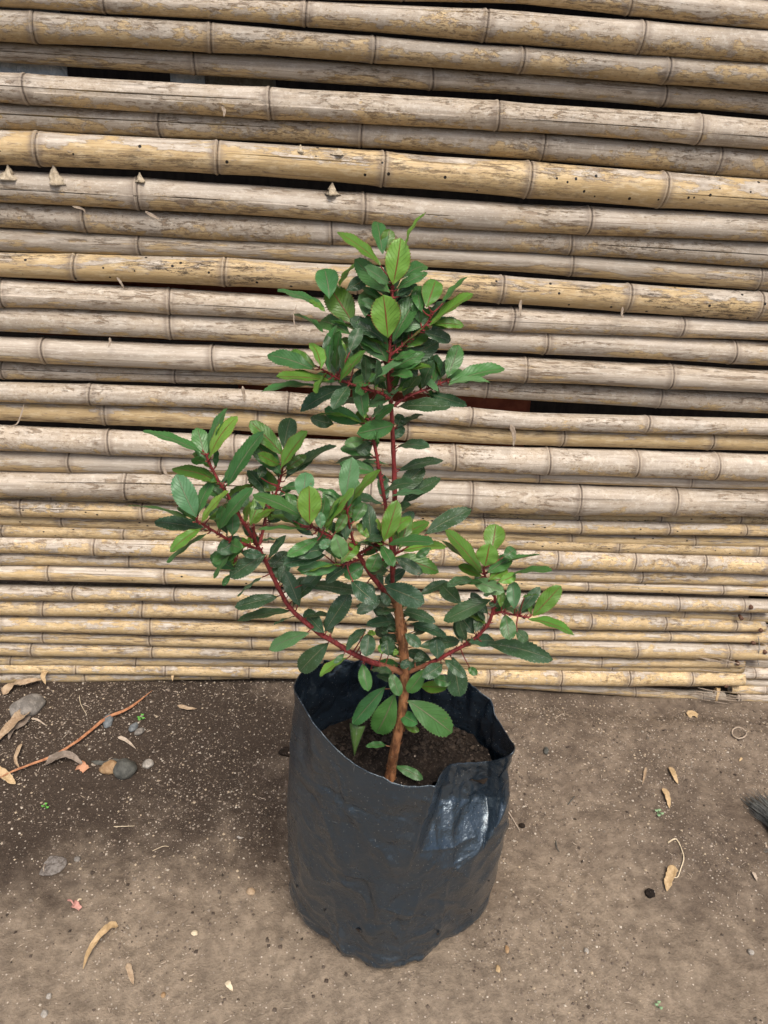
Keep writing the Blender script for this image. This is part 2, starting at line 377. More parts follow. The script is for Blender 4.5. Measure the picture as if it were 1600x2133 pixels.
# loose grit
def scatter_grit(n, x0, x1, y0, y1, smin, smax, zf, pal, keep=None):
    base = np.array([[1, 0, 0], [-1, 0, 0], [0, 1, 0], [0, -1, 0], [0, 0, .8], [0, 0, -.8]], float)
    fc = np.array([[0, 2, 4], [2, 1, 4], [1, 3, 4], [3, 0, 4], [2, 0, 5], [1, 2, 5], [3, 1, 5], [0, 3, 5]])
    P = np.stack([rng.uniform(x0, x1, n), rng.uniform(y0, y1, n)], 1)
    if keep is not None: P = P[[keep(*p) for p in P]]
    n = len(P); sz = smin*(smax/smin)**(rng.random(n)**3.8)
    z = np.array([zf(*p) for p in P])
    B = base[None]*(1+rng.uniform(-.35, .35, (n, 6, 3)))*sz[:, None, None]
    th = rng.uniform(0, 6.28, n); c, s = np.cos(th)[:, None], np.sin(th)[:, None]
    X = B[:, :, 0]*c-B[:, :, 1]*s; Y = B[:, :, 0]*s+B[:, :, 1]*c
    Vv = np.stack([X+P[:, :1], Y+P[:, 1:], B[:, :, 2]+z[:, None]+sz[:, None]*.25], 2).reshape(-1, 3)
    Fv = (fc[None]+(np.arange(n)*6)[:, None, None]).reshape(-1, 3)
    pal = np.array(pal); cc = pal[rng.integers(0, len(pal), n)]*rng.uniform(.7, 1.15, (n, 1)); cc = np.repeat(np.hstack([cc, np.ones((n, 1))]), 6, 0)
    return Vv, Fv, cc
PAL = [(.50, .44, .36), (.40, .33, .26), (.30, .25, .20), (.20, .155, .12), (.13, .10, .08), (.10, .075, .058), (.24, .19, .145), (.46, .37, .26), (.17, .13, .10)]
bagc = (.06, .945)
out_bag = lambda x, y: ((x-bagc[0])/.185)**2+((y-bagc[1])/.13)**2 > 1 and random.random() < .16+.55*sgm((y-1.08)*9)+.9*noise.noise(Vector((x*4, y*4, 8)))+.5*noise.noise(Vector((x*17, y*17, 3)))
Vg, Fg, Cg = scatter_grit(110000, -1.1, 1.2, .62, 1.60, .0006, .0036, gz, PAL, out_bag)
tag(mesh('gravel', Vg, Fg, M_GRIT, attrs={'gc': Cg}, smooth=False), 'fine pale and dark grit sprinkled over the bare soil', 'gravel', kind='stuff')

DC = [(.035, .025, .018), (.055, .040, .030), (.080, .060, .045), (.11, .085, .065), (.17, .14, .11)]
keep2 = lambda x, y: out_bag2(x, y) and random.random() < .12+.9*sgm(-(x+.15)*6)*sgm((y-.98)*9)+.45*sgm((y-1.40)*25)+.5*noise.noise(Vector((x*9, y*9, 5)))
out_bag2 = lambda x, y: ((x-bagc[0])/.20)**2+((y-bagc[1])/.15)**2 > 1
Vg, Fg, Cg = scatter_grit(5200, -1.1, 1.2, .62, 1.57, .0018, .0055, gz, DC, keep2)
tag(mesh('soil_clods', Vg, Fg, M_GRIT, attrs={'gc': Cg}, smooth=False), 'small dark clods of earth strewn over the ground', 'soil clods', kind='stuff')
bl = Buf(); lr = random.Random(5)
for _ in range(900):
    x, y = lr.uniform(-1.05, 1.15), lr.uniform(.64, 1.56)
    if not out_bag2(x, y) or lr.random() > .22+.6*sgm(-(x+.2)*6)*sgm((y-1.1)*8)+.35*sgm((y-1.42)*25): continue
    q = lr.uniform(0, 6.28); L = lr.uniform(.004, .020)*lr.uniform(.5, 1); c = np.array([x, y, gz(x, y)+.0022]); d = np.array([math.cos(q), math.sin(q), lr.uniform(-.1, .25)])*L/2; k_ = np.array([-d[1], d[0], .001])*lr.uniform(-.35, .35)
    bl.add(*tube([c-d, c+k_, c+d], [.0005, lr.uniform(.0006, .0013), .0004], 5))
tag(mesh('litter', bl.verts(), bl.F, M_FIBRE), 'short bits of straw and bark scattered over the soil', 'litter', kind='stuff')

# ---------------------------------------------------------------- bamboo fence
# each cane: [(x, top, bottom) in photo pixels], node xs, tone, value, spots, back offset, cracks [(frac, x0, x1)]
CANES = [
 ([(0,-70,-42),(540,-40,-8),(1090,-40,12),(1560,-5,57)], [310,840,1310], .25, .95, 0, 0, []),
 ([(0,-38,15),(540,1,52),(1090,21,94),(1560,58,128)], [-130,220,637,1010,1332,1620], .30, 1.0, 0, 0, [(.12,640,1200)]),
 ([(0,22,91),(540,55,115),(1090,96,151),(1560,130,189)], [75,440,778,1085,1385], .42, .72, 0, 0, []),
 ([(0,92,132),(540,118,162),(1090,155,200),(1560,198,240)], [-60,405,898,1378], .12, .74, 0, .022, [(.45,-300,360),(.9,360,760)]),
 ([(0,148,212),(540,178,247),(1090,216,279),(1560,247,309)], [57,563,1035,1452], .12, 1.0, 0, 0, [(.42,-300,562),(.12,640,1030),(.14,1035,1452),(.55,1040,1452),(.6,1452,1900)]),
 ([(0,214,271),(540,248,297),(1090,281,332),(1560,312,369)], [-90,335,752,1128,1490], .28, .78, 0, .018, [(.42,-300,590)]),
 ([(0,272,345),(540,300,370),(1090,334,410),(1560,371,444)], [83,455,798,1098,1377], .75, 1.03, .5, -.004, [(.36,470,797),(.2,800,1040),(.56,1377,1900)]),
 ([(0,356,425),(540,384,450),(1090,422,484),(1560,448,505)], [-120,290,758,1222], .22, 1.06, 0, 0, [(.6,-300,289),(.55,292,520),(.13,1222,1900)]),
 ([(0,426,475),(500,451,501),(1090,485,528),(1560,509,557)], [180,690,1183,1640], .18, .86, 0, .012, [(.85,-300,100),(.5,1200,1700)]),
 ([(0,477,523),(500,502,540),(1090,531,570),(1560,560,602)], [-160,293,760,1188,1575], .32, .82, 0, .014, []),
 ([(0,524,577),(500,541,600),(1090,577,634),(1560,606,665)], [160,470,745,1043,1305,1575], .72, 1.0, 1.0, 0, [(.3,1085,1304)]),
 ([(0,582,641),(500,610,663),(1090,639,691),(1560,668,709)], [8,355,700,1065,1415], .08, 1.12, 0, 0, [(.6,360,640)]),
 ([(0,644,693),(500,664,712),(1090,693,736),(1560,718,762)], [-150,357,760,1133,1520], .15, 1.04, 0, .006, []),
 ([(0,699,753),(500,718,774),(1090,745,799),(1560,767,817)], [95,445,770,1093,1393], .15, 1.10, 0, 0, []),
 ([(0,753,787),(500,775,802),(1090,801,834),(1560,820,858)], [10,367,690,1012,1370], .15, .92, 0, .02, [(.5,-300,1000),(.55,1010,1200),(.25,1400,1900)]),
 ([(0,794,838),(500,811,855),(1090,856,894),(1560,870,907)], [190,600,980,1345], .16, 1.04, 0, 0, [(.2,1000,1344)]),
 ([(0,839,878),(500,856,898),(1090,895,927),(1560,909,941)], [222,537,845,1168,1475], .85, .97, 0, .014, [(.22,-300,221)]),
 ([(0,885,940),(500,903,957),(1090,932,989),(1560,944,1003)], [-30,230,490,735,945,1138,1320,1485], .18, 1.10, 0, 0, []),
 ([(0,941,980),(500,957,990),(1090,989,1005),(1560,1004,1016)], [150,340,720,1120,1435], .25, .98, 0, .008, []),
 ([(0,981,1034),(280,987,1041),(500,992,1050),(1090,1012,1072),(1560,1022,1076)], [-10,267,515,770,978,1200,1398,1592], .14, 1.04, 0, 0, [(.45,60,560)]),
 ([(0,1034,1043),(280,1042,1051),(1090,1072,1086),(1560,1077,1093)], [110,600,1002,1200,1370,1535], .85, .85, 1.0, .022, []),
 ([(0,1044,1077),(280,1053,1084),(1240,1089,1115),(1560,1095,1118)], [47,298,560,800,1005,1205,1388,1548], .55, .98, .25, 0, [(.55,-200,297)]),
 ([(0,1078,1093),(280,1086,1101),(1240,1116,1135),(1560,1120,1140)], [132,420,700,940,1187,1443], .65, .88, .25, .012, []),
 ([(0,1095,1116),(280,1103,1122),(1240,1137,1148),(1560,1142,1155)], [8,260,560,880,1285], .6, .92, .4, .004, []),
 ([(0,1117,1151),(280,1124,1160),(1240,1149,1187),(1560,1159,1197)], [200,425,690,920,1155,1315,1460,1592], .38, 1.05, 0, 0, [(.4,210,420)]),
 ([(0,1152,1178),(280,1162,1183),(1240,1189,1214),(1560,1199,1222)], [0,270,600,870,1330], .42, .96, 0, .006, [(.5,1000,1320)]),
 ([(0,1179,1210),(280,1185,1215),(1240,1215,1232),(1560,1223,1239)], [105,345,640,900,1220,1500], .55, .97, .35, 0, [(.55,115,340)]),
 ([(0,1215,1250),(280,1220,1250),(1240,1236,1270),(1560,1244,1275)], [155,365,570,800,1040,1260,1410,1545], .42, 1.06, 0, 0, []),
 ([(0,1249,1254),(280,1251,1259),(1240,1271,1278),(1560,1277,1293)], [300,600,1000,1420,1557], .5, .85, 0, .016, []),
 ([(0,1254,1282),(280,1260,1287),(1240,1281,1312),(1560,1297,1317)], [93,298,495,780,1010,1225,1380,1527], .58, .97, 0, 0, []),
 ([(0,1287,1318),(280,1293,1323),(1240,1315,1334),(1560,1320,1340)], [3,315,615,900,1150,1390], .62, 1.05, 0, 0, [(.3,-200,616)]),
 ([(0,1318,1339),(280,1323,1342),(1240,1337,1370),(1560,1344,1375)], [93,313,525,830,1125,1320,1510], .60, 1.0, .2, 0, [(.5,100,312)]),
 ([(0,1340,1365),(280,1344,1369),(1240,1371,1388),(1546,1378,1387)], [70,320,580,860,1250], .52, 1.02, .2, 0, [(.3,75,560)]),
 ([(0,1365,1382),(280,1370,1386),(1240,1389,1395),(1543,1388,1400)], [25,285,560,900,1270], .52, .92, .2, .006, []),
 ([(0,1383,1403),(280,1388,1407),(1240,1398,1430),(1541,1404,1431)], [160,345,518,780,1015,1163,1303,1432], .62, 1.02, 0, 0, [(.4,350,520)]),
]
LOWL = ([(-20,1402,1427),(180,1403,1422),(330,1404,1416),(480,1404,1413)], [-60,180], .45, .93, 0, .008, [])
LOWR = ([(1000,1418,1430),(1240,1432,1444),(1420,1438,1455),(1500,1440,1464)], [1165,1320], .35, .86, 0, .008, [(.7,1330,1600)])
fence = thing('bamboo_fence', 'wall of split and stained bamboo canes nailed one above another behind the potted shrub', 'fence', W0 + WT*0.0)
fence.location = (0, 1.575, 0)
PID = [0]
def cane(spec, prev, parent, s_lo=None, s_hi=None, rmin=.0145, ext_lo=.7, ext_hi=.7, px_end=None):
    pts, nodes, tone, val, spot, back, cracks = spec
    touch = prev is not None and np.mean([b[1]-a[2] for a, b in zip(prev[0], pts)]) < 4.5
    ss, zz, rr = [], [], []
    for (x, t, b) in pts:
        rb = ray(x, b); phi = max(0.0, -math.asin(rb[2])); h = b-t
        if touch: h = h/math.cos(phi)
        if back > 0: h *= 1.12
        s, z, dist = on_wall(x, b-h/2, -back)
        ang = math.acos(np.clip(ray(x, b-h)@ray(x, b), -1, 1)); r = dist*math.sin(ang/2)*.962
        if r < rmin:
            r = rmin; px = 2*r/dist*FPX*(1.0); s, z, dist = on_wall(x, b-px/2*.95, -back)
        ss.append(s); zz.append(z); rr.append(r)
    ss, zz, rr = map(np.array, (ss, zz, rr))
    def f(arr, s):
        if s <= ss[0]: return arr[0]+(arr[1]-arr[0])/(ss[1]-ss[0])*(s-ss[0])*(1 if arr is zz else 0)
        if s >= ss[-1]: return arr[-1]+(arr[-1]-arr[-2])/(ss[-1]-ss[-2])*(s-ss[-1])*(1 if arr is zz else 0)
        return float(np.interp(s, ss, arr))
    ym = pts[0][2]
    a = ss[0]-ext_lo if s_lo is None else s_lo; b_ = ss[-1]+ext_hi if s_hi is None else s_hi
    if px_end: b_ = on_wall(px_end, pts[-1][2]-10, -back)[0]
    def yat(x):
        xs = [p[0] for p in pts]; return float(np.interp(x, xs, [(p[1]+p[2])/2 for p in pts]))
    ns = [on_wall(x, yat(x), -back)[0] for x in nodes]
    gap = np.mean(np.diff(ns)) if len(ns) > 1 else .4
    while ns[0]-gap*.95 > a: ns.insert(0, ns[0]-gap*random.uniform(.85, 1.1))
    while ns[-1]+gap*.95 < b_: ns.append(ns[-1]+gap*random.uniform(.85, 1.1))
    ns = np.array(ns)
    S_ = [a]; 
    while S_[-1] < b_:
        d = np.min(np.abs(ns-S_[-1])); S_.append(S_[-1]+(.0011 if d < .007 else .0035 if d < .03 else .011))
    S_[-1] = b_; S_ = np.array(S_)
    PID[0] += 1; pid = PID[0]*1.37
    cr = []
    for (fr, x0, x1) in cracks:
        s0 = on_wall(x0, yat(x0), -back)[0]; s1 = on_wall(x1, yat(x1), -back)[0]
        phi = -math.asin(ray(800, yat(800))[2]); cr.append((phi+math.asin(max(-.99, min(.99, 1-2*fr))), s0, s1))
    angs = list(np.linspace(-math.pi, math.pi, 31)[:-1])
    for c, s0, s1 in cr:
        angs = [q for q in angs if abs(q-c) > .08]
    angs = [(q, 0, 0) for q in angs]
    for c, s0, s1 in cr: angs += [(c-.0542, 1, c), (c-.0541, 1, c), (c-.0540, 2, c), (c+.0540, 2, c), (c+.0541, 1, c), (c+.0542, 1, c)]
    angs = sorted(angs); na = len(angs); cmap = {c: (s0, s1) for c, s0, s1 in cr}
    V = []; ND = []; NL = []; UV = []
    tilt = random.uniform(-.0015, .0015)
    for s in S_:
        r0 = f(rr, s); z0 = f(zz, s) + .0022*math.sin(s*4+pid)
        k = int(np.argmin(np.abs(ns-s))); d = s-ns[k]
        br = 1 + .075*math.exp(-(abs(d)/.024)) + .045*math.exp(-((d+.0028)/.0024)**2) - .065*math.exp(-((d-.0015)/.0017)**2)
        br += .012*math.sin(s*11+pid*3)
        for q, kind_, cc in angs:
            r = r0*br
            r *= 1+.030*noise.noise(Vector((s*7, math.cos(q)*1.2+pid, math.sin(q)*1.2)))
            qq = q
            if kind_:
                s0, s1 = cmap[cc]; e = max(0.0, min(1, (s-s0)/.10, (s1-s)/.10)); wv = .8+.45*noise.noise(Vector((s*7, pid, 0)))
                if kind_ == 2 and e > .02: r -= .010*min(1, e*3)
                qq = cc + (q-cc)*(.08+.92*e*wv) + .05*noise.noise(Vector((s*2.2, pid*2, 5)))
            P = W0 + WT*s + WN*(-back + math.cos(qq)*r) + np.array([0, 0, z0+math.sin(qq)*r])
            wd = .0016*math.sin(q*1.3+pid)
            V.append(P); UV.append((s, qq*.028)); ND.append(abs(d+wd)); NL.append(abs(d+wd-.0015))
    m = len(S_); i, j = np.meshgrid(np.arange(m-1), np.arange(na), indexing='ij'); j2 = (j+1) % na
    Fq = np.stack([i*na+j, (i+1)*na+j, (i+1)*na+j2, i*na+j2], 2).reshape(-1, 4)
    Fq = [tuple(q) for q in Fq]; 
    for row, sg in ((0, -1), (m-1, 1)):
        # hollow cut end: inner lip set back
        base = len(V); cen = np.mean(V[row*na:(row+1)*na], axis=0)
        for t_ in range(na): V.append(cen+(V[row*na+t_]-cen)*.78); UV.append((0, t_*.002)); ND.append(.02); NL.append(.02)
        for t_ in range(na): V.append(cen+(V[row*na+t_]-cen)*.70-WT*sg*.03); UV.append((.03, t_*.002)); ND.append(.02); NL.append(.02)
        for t_ in range(na):
            t2 = (t_+1) % na
            Fq.append((row*na+t_, row*na+t2, base+t2, base+t_)); Fq.append((base+t_, base+t2, base+na+t2, base+na+t_))
        Fq.append(tuple(base+na+t_ for t_ in range(na)))
    # uv seam: duplicate is skipped, the seam lies on the back of the cane
    o = mesh('bamboo_cane', V, Fq, M_BAM, parent, attrs={'nd': ND, 'nl': NL}, uv=UV)
    o['pid'] = float(pid % 13.7); o['grain'] = float(random.uniform(.4, 2.0)); low = pts[0][1] > 1000; o['tone'] = float(tone)+(.14 if low else 0); o['val'] = float(val)*(1.36 if low else 1.20)*random.uniform(.93, 1.08); o['spot'] = float(spot)
    return o
prev = None
LIM = {30: 1600, 31: 1592, 29: 1590, 32: 1548, 33: 1546, 34: 1543, 27: 1608, 28: 1602}
for n_, c_ in enumerate(CANES):
    cane(c_, prev, fence, px_end=LIM.get(n_)); prev = c_
cane(LOWL, CANES[-1], fence, s_hi=on_wall(520, 1410)[0]); cane(LOWR, None, fence, s_lo=on_wall(960, 1425)[0], px_end=1506)
# further canes above the frame
top = CANES[0][0]
for q in range(1, 9):
    pts = [(x, t-62*q, b-60*q-4) for x, t, b in [(0,-70,-22),(540,-50,2),(1090,-40,12),(1560,-5,53)]]
    cane((pts, [(-200+170*q) % 430+430*z_ for z_ in range(4)], random.uniform(.1, .6), random.uniform(.85, 1.05), 0, 0, []), None, fence)
# posts standing behind the canes
def box(x0, x1, y0, y1, z0, z1):
    V = [(x, y, z) for x in (x0, x1) for y in (y0, y1) for z in (z0, z1)]
    return np.array(V), [(0, 1, 3, 2), (4, 6, 7, 5), (0, 4, 5, 1), (2, 3, 7, 6), (0, 2, 6, 4), (1, 5, 7, 3)]
def wall_pt(s, off, z): return W0+WT*s+WN*off+np.array([0, 0, z])
for s in (-1.35, 1.06, 1.55):
    P = [wall_pt(s, -.085, z) for z in np.linspace(-.1, 2.3, 20)]
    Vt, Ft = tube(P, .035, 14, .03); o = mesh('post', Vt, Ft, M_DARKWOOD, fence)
# nail heads on the cane ends
for x, y in [(1564,1264),(1544,1287),(1585,1313),(1569,1339),(1593,1358),(1537,1382),(1512,1428)]:
    s, z, _ = on_wall(x, y, .018); c = wall_pt(s, .0185, z); b = Buf()
    b.add(*tube([c-WN*.012, c+WN*.003, c+WN*.0045], [.0035, .0058, .0035], 12, .1)); mesh('nail', b.verts(), b.F, M_NAIL, fence)
# loose sheath fibres hanging from the canes
def ribbon(P, w, up=(0, 0, 1), curl=.25, tip=.1, n=4, base=.1):
    P = spline(P, 6); m = len(P); V = []; F = []
    T = np.gradient(P, axis=0); T /= np.maximum(np.linalg.norm(T, axis=1)[:, None], 1e-9); up = np.asarray(up, float)
    for i in range(m):
        t = i/(m-1); ww = w*max(min(1.0, base+t*6), 0)*max(tip, (1-t**3)**.8) if True else w
        a = np.cross(T[i], up); a /= max(np.linalg.norm(a), 1e-6); b = np.cross(a, T[i])
        for j in range(n+1):
            q = (j/n-.5)*2; jn = 1+.35*noise.noise(Vector((i*.55, q*.8, w*900))); V.append(P[i]+a*q*ww/2*jn+b*(q*q*curl*ww/2+.16*ww*noise.noise(Vector((i*.5, q*1.5, w*500)))))
    for i in range(m-1):
        for j in range(n): F.append((i*(n+1)+j, i*(n+1)+j+1, (i+1)*(n+1)+j+1, (i+1)*(n+1)+j))
    return np.array(V), F
def solid(o, t=.0005):
    md = o.modifiers.new('thickness', 'SOLIDIFY'); md.thickness = t; md.offset = 0; return o
for pl, w in [([(462,222),(467,232),(466,244)],.006), ([(243,578),(252,590),(258,602)],.005), ([(1086,625),(1084,640),(1085,658)],.006),
              ([(50,842),(42,868),(34,884),(20,888)],.003), ([(1064,885),(1071,905),(1070,932)],.010), ([(505,805),(508,822),(509,838)],.007),
              ([(150,430),(172,436),(178,446)],.004), ([(302,441),(318,450),(332,457)],.006), ([(341,973),(346,988),(358,996)],.006),
              ([(618,635),(612,660),(615,682),(622,695)],.0025), ([(228,704),(229,712),(226,724)],.005),([(1298,640),(1296,655),(1300,662)],.005)]:
    P = [wall_pt(on_wall(x, y, .036)[0], .034, on_wall(x, y, .036)[1]) for x, y in pl]
    Vr, Fr = ribbon(P, w, WN, .3, .15); solid(mesh('sheath_fibre', Vr, Fr, M_FIBRE, fence))
# frayed splinters at the low right end
for i in range(16):
    x0 = random.uniform(1440, 1530); y0 = random.choice([1375, 1393, 1432, 1445, 1455, 1350])+random.uniform(-4, 4)
    P = [wall_pt(on_wall(x, y, .03)[0], .026+.01*random.random()*j, on_wall(x, y, .03)[1]) for j, (x, y) in enumerate([(x0, y0), (x0+35, y0+3+random.uniform(-2, 4)), (x0+70, y0+5+random.uniform(-8, 10))])]
    Vr, Fr = ribbon(P, random.uniform(.0015, .0035), WN, .2, .2); solid(mesh('splinter', Vr, Fr, M_FIBRE, fence))

# the neighbouring panel whose canes start behind the cut ends
fence2 = thing('bamboo_fence', 'second bamboo panel at the right edge starting behind the cut cane ends', 'fence', (1.05, 1.62, 0))
RP = [([(1560,1300,1322),(1640,1303,1326)],[1585],.4,.85,0,.030,[]), ([(1560,1325,1343),(1640,1328,1346)],[1600],.4,.8,0,.03,[]),
      ([(1560,1346,1369),(1640,1349,1372)],[1640],.5,.95,0,.024,[(.6,1560,1700)]), ([(1545,1372,1392),(1640,1375,1396)],[1620],.25,.8,0,.03,[]),
      ([(1544,1394,1413),(1640,1397,1416)],[1566],.15,1.1,0,.012,[]), ([(1544,1414,1427),(1640,1417,1432)],[1620],.3,.85,0,.014,[]),
      ([(1522,1430,1443),(1640,1432,1446)],[1590],.4,1.0,0,.004,[(.3,1530,1590)]), ([(1530,1445,1463),(1640,1447,1466)],[1535],.3,.95,0,-.002,[])]
pr = None
for c_ in RP:
    x0 = c_[0][0][0]; cane(c_, pr, fence2, s_lo=on_wall(x0, c_[0][0][2]-8)[0], ext_hi=.65); pr = c_
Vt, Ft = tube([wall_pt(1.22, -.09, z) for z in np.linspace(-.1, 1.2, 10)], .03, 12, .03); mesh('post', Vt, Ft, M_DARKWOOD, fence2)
P = [wall_pt(on_wall(1580, y, .02)[0]+.002*math.sin(y), .020, on_wall(1580, y, .02)[1]) for y in (1325, 1340, 1358, 1375, 1385)]
Vt, Ft = tube(spline(P, 4), .0011, 6); mesh('wire', Vt, Ft, M_WIRE, fence2)

# sawdust cones left by the borers, standing on the canes
def cone(px, py, hpx, wpx, lab, lean=0.0):
    s, z, dist = on_wall(px, py, .018); h = .88*hpx*dist/FPX; w = .85*wpx*dist/FPX/2
    V = []; F = []; n = 14; m = 9
    for i in range(m+1):
        t = i/m; r = w*((1-t)**1.25)+.0009
        for j in range(n):
            q = 6.283*j/n; rr = r*(1+.75*noise.noise(Vector((math.cos(q)*1.6+px, math.sin(q)*1.6, t*3)))+.3*noise.noise(Vector((q*4+px, t*14, 1))))
            V.append(wall_pt(s+math.cos(q)*rr+lean*h*t*t, .018+math.sin(q)*rr, z-.006+t*(h+.006)+.001*noise.noise(Vector((q*3, t*9, px)))))
    for i in range(m):
        for j in range(n): F.append((i*n+j, i*n+(j+1) % n, (i+1)*n+(j+1) % n, (i+1)*n+j))
    F.append(tuple(m*n+j for j in range(n))); F.append(tuple(n-1-j for j in range(n)))
    o = mesh('sawdust_cone', V, F, M_MUD, origin=wall_pt(s, .018, z)); tag(o, lab, 'sawdust cone', 'sawdust cones standing on the bamboo canes')
cone(20, 366, 20, 36, 'low crumbly sawdust cone at the left edge on a pale cane'); cone(118, 375, 30, 34, 'tallest pale sawdust cone, second from the left edge', -.1)
cone(292, 372, 12, 18, 'small grey sawdust lump by a cane joint under the yellow cane'); cone(692, 398, 17, 30, 'wide grey sawdust cone just above the top of the shrub')
cone(626, 312, 10, 26, 'pale yellow sawdust heap on top of the yellow cane'); cone(706, 314, 5, 30, 'flat sawdust smear right of the heap on the yellow cane')

# things behind the gaps, inside an added enclosure that shuts out sky light
enclosure = thing('shade_enclosure', 'added dark shed behind the bamboo fence seen through the gaps', 'enclosure', (0, 2.6, 0))
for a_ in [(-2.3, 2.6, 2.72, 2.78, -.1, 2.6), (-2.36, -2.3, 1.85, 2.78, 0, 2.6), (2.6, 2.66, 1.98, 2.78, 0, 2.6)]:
    mesh('wall', *box(*a_), M_DARKWOOD, enclosure, smooth=False)
mesh('shade_roof', *box(-2.45, 2.75, 1.74, 2.85, 2.61, 2.65), M_DARKWOOD, enclosure, smooth=False)  # unseen cover, added to block the sky behind the canes
def slab(name, x0, y0, x1, y1, off, th, mat, lab, cat, ext=(0, 0)):
    a = on_wall(x0, y0, off); b = on_wall(x1, y1, off); z0 = min(a[1], b[1])-ext[0]; z1 = max(a[1], b[1])+ext[1]
    n = 10; V = []; F = []
    for l in (0, 1):
        for i in range(n+1):
            for j in range(n+1):
                s = a[0]+(b[0]-a[0])*i/n; z = z0+(z1-z0)*j/n
                V.append(wall_pt(s+.004*noise.noise(Vector((z*20, s*5, x0))), off-l*th+.008*noise.noise(Vector((s*14, z*14, x0))), z))
    k = (n+1)**2
    for i in range(n):
        for j in range(n):
            q = i*(n+1)+j; F.append((q, q+n+1, q+n+2, q+1)); F.append((k+q, k+q+1, k+q+n+2, k+q+n+1))
    rim = [i*(n+1) for i in range(n+1)]+[n*(n+1)+j for j in range(1, n+1)]+[i*(n+1)+n for i in range(n-1, -1, -1)]+[j for j in range(n-1, 0, -1)]
    for i in range(len(rim)):
        p, q = rim[i], rim[(i+1) % len(rim)]; F.append((q, p, k+p, k+q))
    o = mesh(name, V, F, mat, origin=wall_pt(a[0], off, z0)); tag(o, lab, cat); return o
slab('plastic_sheet', -300, 150, 124, 40, -.05, .004, M_SHEET, 'crumpled grey plastic sheet behind the fence at the upper left', 'plastic sheet', (.02, .06))
slab('plastic_sheet', 356, 185, 424, 140, -.06, .004, M_SHEET, 'small piece of shiny grey plastic seen through the upper gap', 'plastic sheet', (.03, .03))
slab('stone_block', 425, 200, 568, 120, -.09, .08, M_CONC, 'rough pale stone block seen through the gap under the third cane', 'block', (.02, .03))
slab('wooden_board', 60, 600, 640, 520, -.10, .02, M_TERRA, 'dark red board behind the fence left of the shrub top', 'board', (.1, .02))
slab('wooden_board', 500, 900, 1114, 780, -.07, .03, M_TERRA, 'terracotta red board showing in the gap right of the shrub', 'board', (.04, .0))

# ---------------------------------------------------------------- black nursery bag
RIM = [(1073,1556,.93),(1064,1569,.905),(1040,1579,.885),(973,1587,.86),(935,1591,.845),(919,1603,.838),(909,1628,.832),(868,1635,.828),(819,1626,.828),
       (770,1609,.832),(728,1581,.84),(700,1556,.85),(675,1525,.862),(647,1490,.885),(625,1455,.91),(614,1432,.935),(624,1412,.96),(644,1391,.99),
       (672,1381,1.02),(735,1376,1.055),(800,1382,1.07),(880,1400,1.07),(940,1414,1.06),(976,1427,1.045),(1004,1444,1.03),(1020,1470,1.01),(1032,1500,.99),(1047,1525,.97),(1064,1546,.945)]
rim = np.array([on_depth(*p) for p in RIM])
BOT = [(1014,1888),(1000,1912),(975,1935),(940,1960),(900,1990),(850,2015),(790,2026),(735,2004),(680,1966),(640,1936),(607,1900)]
bot = [on_ground(*p) for p in BOT]
L_, R_ = bot[-1], bot[0]; cxb = (L_+R_)/2
for q in np.linspace(math.pi, 0, 14)[1:-1]:
    bot.append(np.array([cxb[0]+math.cos(q)*(R_[0]-L_[0])/2, cxb[1]+math.sin(q)*.135, 0]))
bot = np.array(bot)
def polar(P, c, k=None):
    a = np.arctan2(P[:, 1]-c[1], P[:, 0]-c[0]); r = np.hypot(P[:, 1]-c[1], P[:, 0]-c[0]); o = np.argsort(a)
    a, r, z = a[o], r[o], P[o, 2]; a = np.concatenate([a-2*math.pi, a, a+2*math.pi]); return a, np.tile(r, 3), np.tile(z, 3)
cr_ = np.array([rim[:, 0].mean()*.5+(rim[:, 0].max()+rim[:, 0].min())/4, .945]); cb_ = np.array([cxb[0], .94])
ra, rr_, rz_ = polar(rim, cr_); ba, br_, bz_ = polar(bot, cb_)
NA, NH = 420, 190
A = np.linspace(-math.pi, math.pi, NA, endpoint=False)
def sm(a_, w=3):
    k = np.ones(w)/w; return np.convolve(np.concatenate([a_[-w:], a_, a_[:w]]), k, 'same')[w:-w]
Rr = sm(np.interp(A, ra, rr_), 9); Rz = sm(np.interp(A, ra, rz_), 3); Rb = sm(np.interp(A, ba, br_), 15)
apex = (944, 1716, -.055)
ringp = [(914,1612),(965,1600),(1034,1622),(1046,1690),(1006,1768),(938,1812),(862,1780),(890,1700)]
def fan(px, py):
    for i in range(len(ringp)):
        x1, y1 = ringp[i]; x2, y2 = ringp[(i+1) % len(ringp)]; x0, y0, h = apex
        d = (y1-y2)*(x0-x2)+(x2-x1)*(y0-y2); l0 = ((y1-y2)*(px-x2)+(x2-x1)*(py-y2))/d
        l1 = ((y2-y0)*(px-x2)+(x0-x2)*(py-y2))/d; l2 = 1-l0-l1
        if min(l0, l1, l2) >= -1e-6: return l0*h
    return 0.0
V = np.zeros((NH, NA, 3))
crr = random.Random(19); CRS = []
for _ in range(54):
    q0 = crr.uniform(-math.pi, math.pi) if crr.random() < .3 else crr.uniform(-2.9, -.2); z0 = crr.uniform(.03, .50); an = math.pi/2+crr.gauss(0, .55) if crr.random() < .6 else crr.uniform(-.5, .5)
    CRS.append((q0, z0, math.cos(an), math.sin(an), crr.uniform(.03, .11), crr.uniform(.0022, .0055)*crr.choice((1, 1, -1)), crr.uniform(.004, .011)))
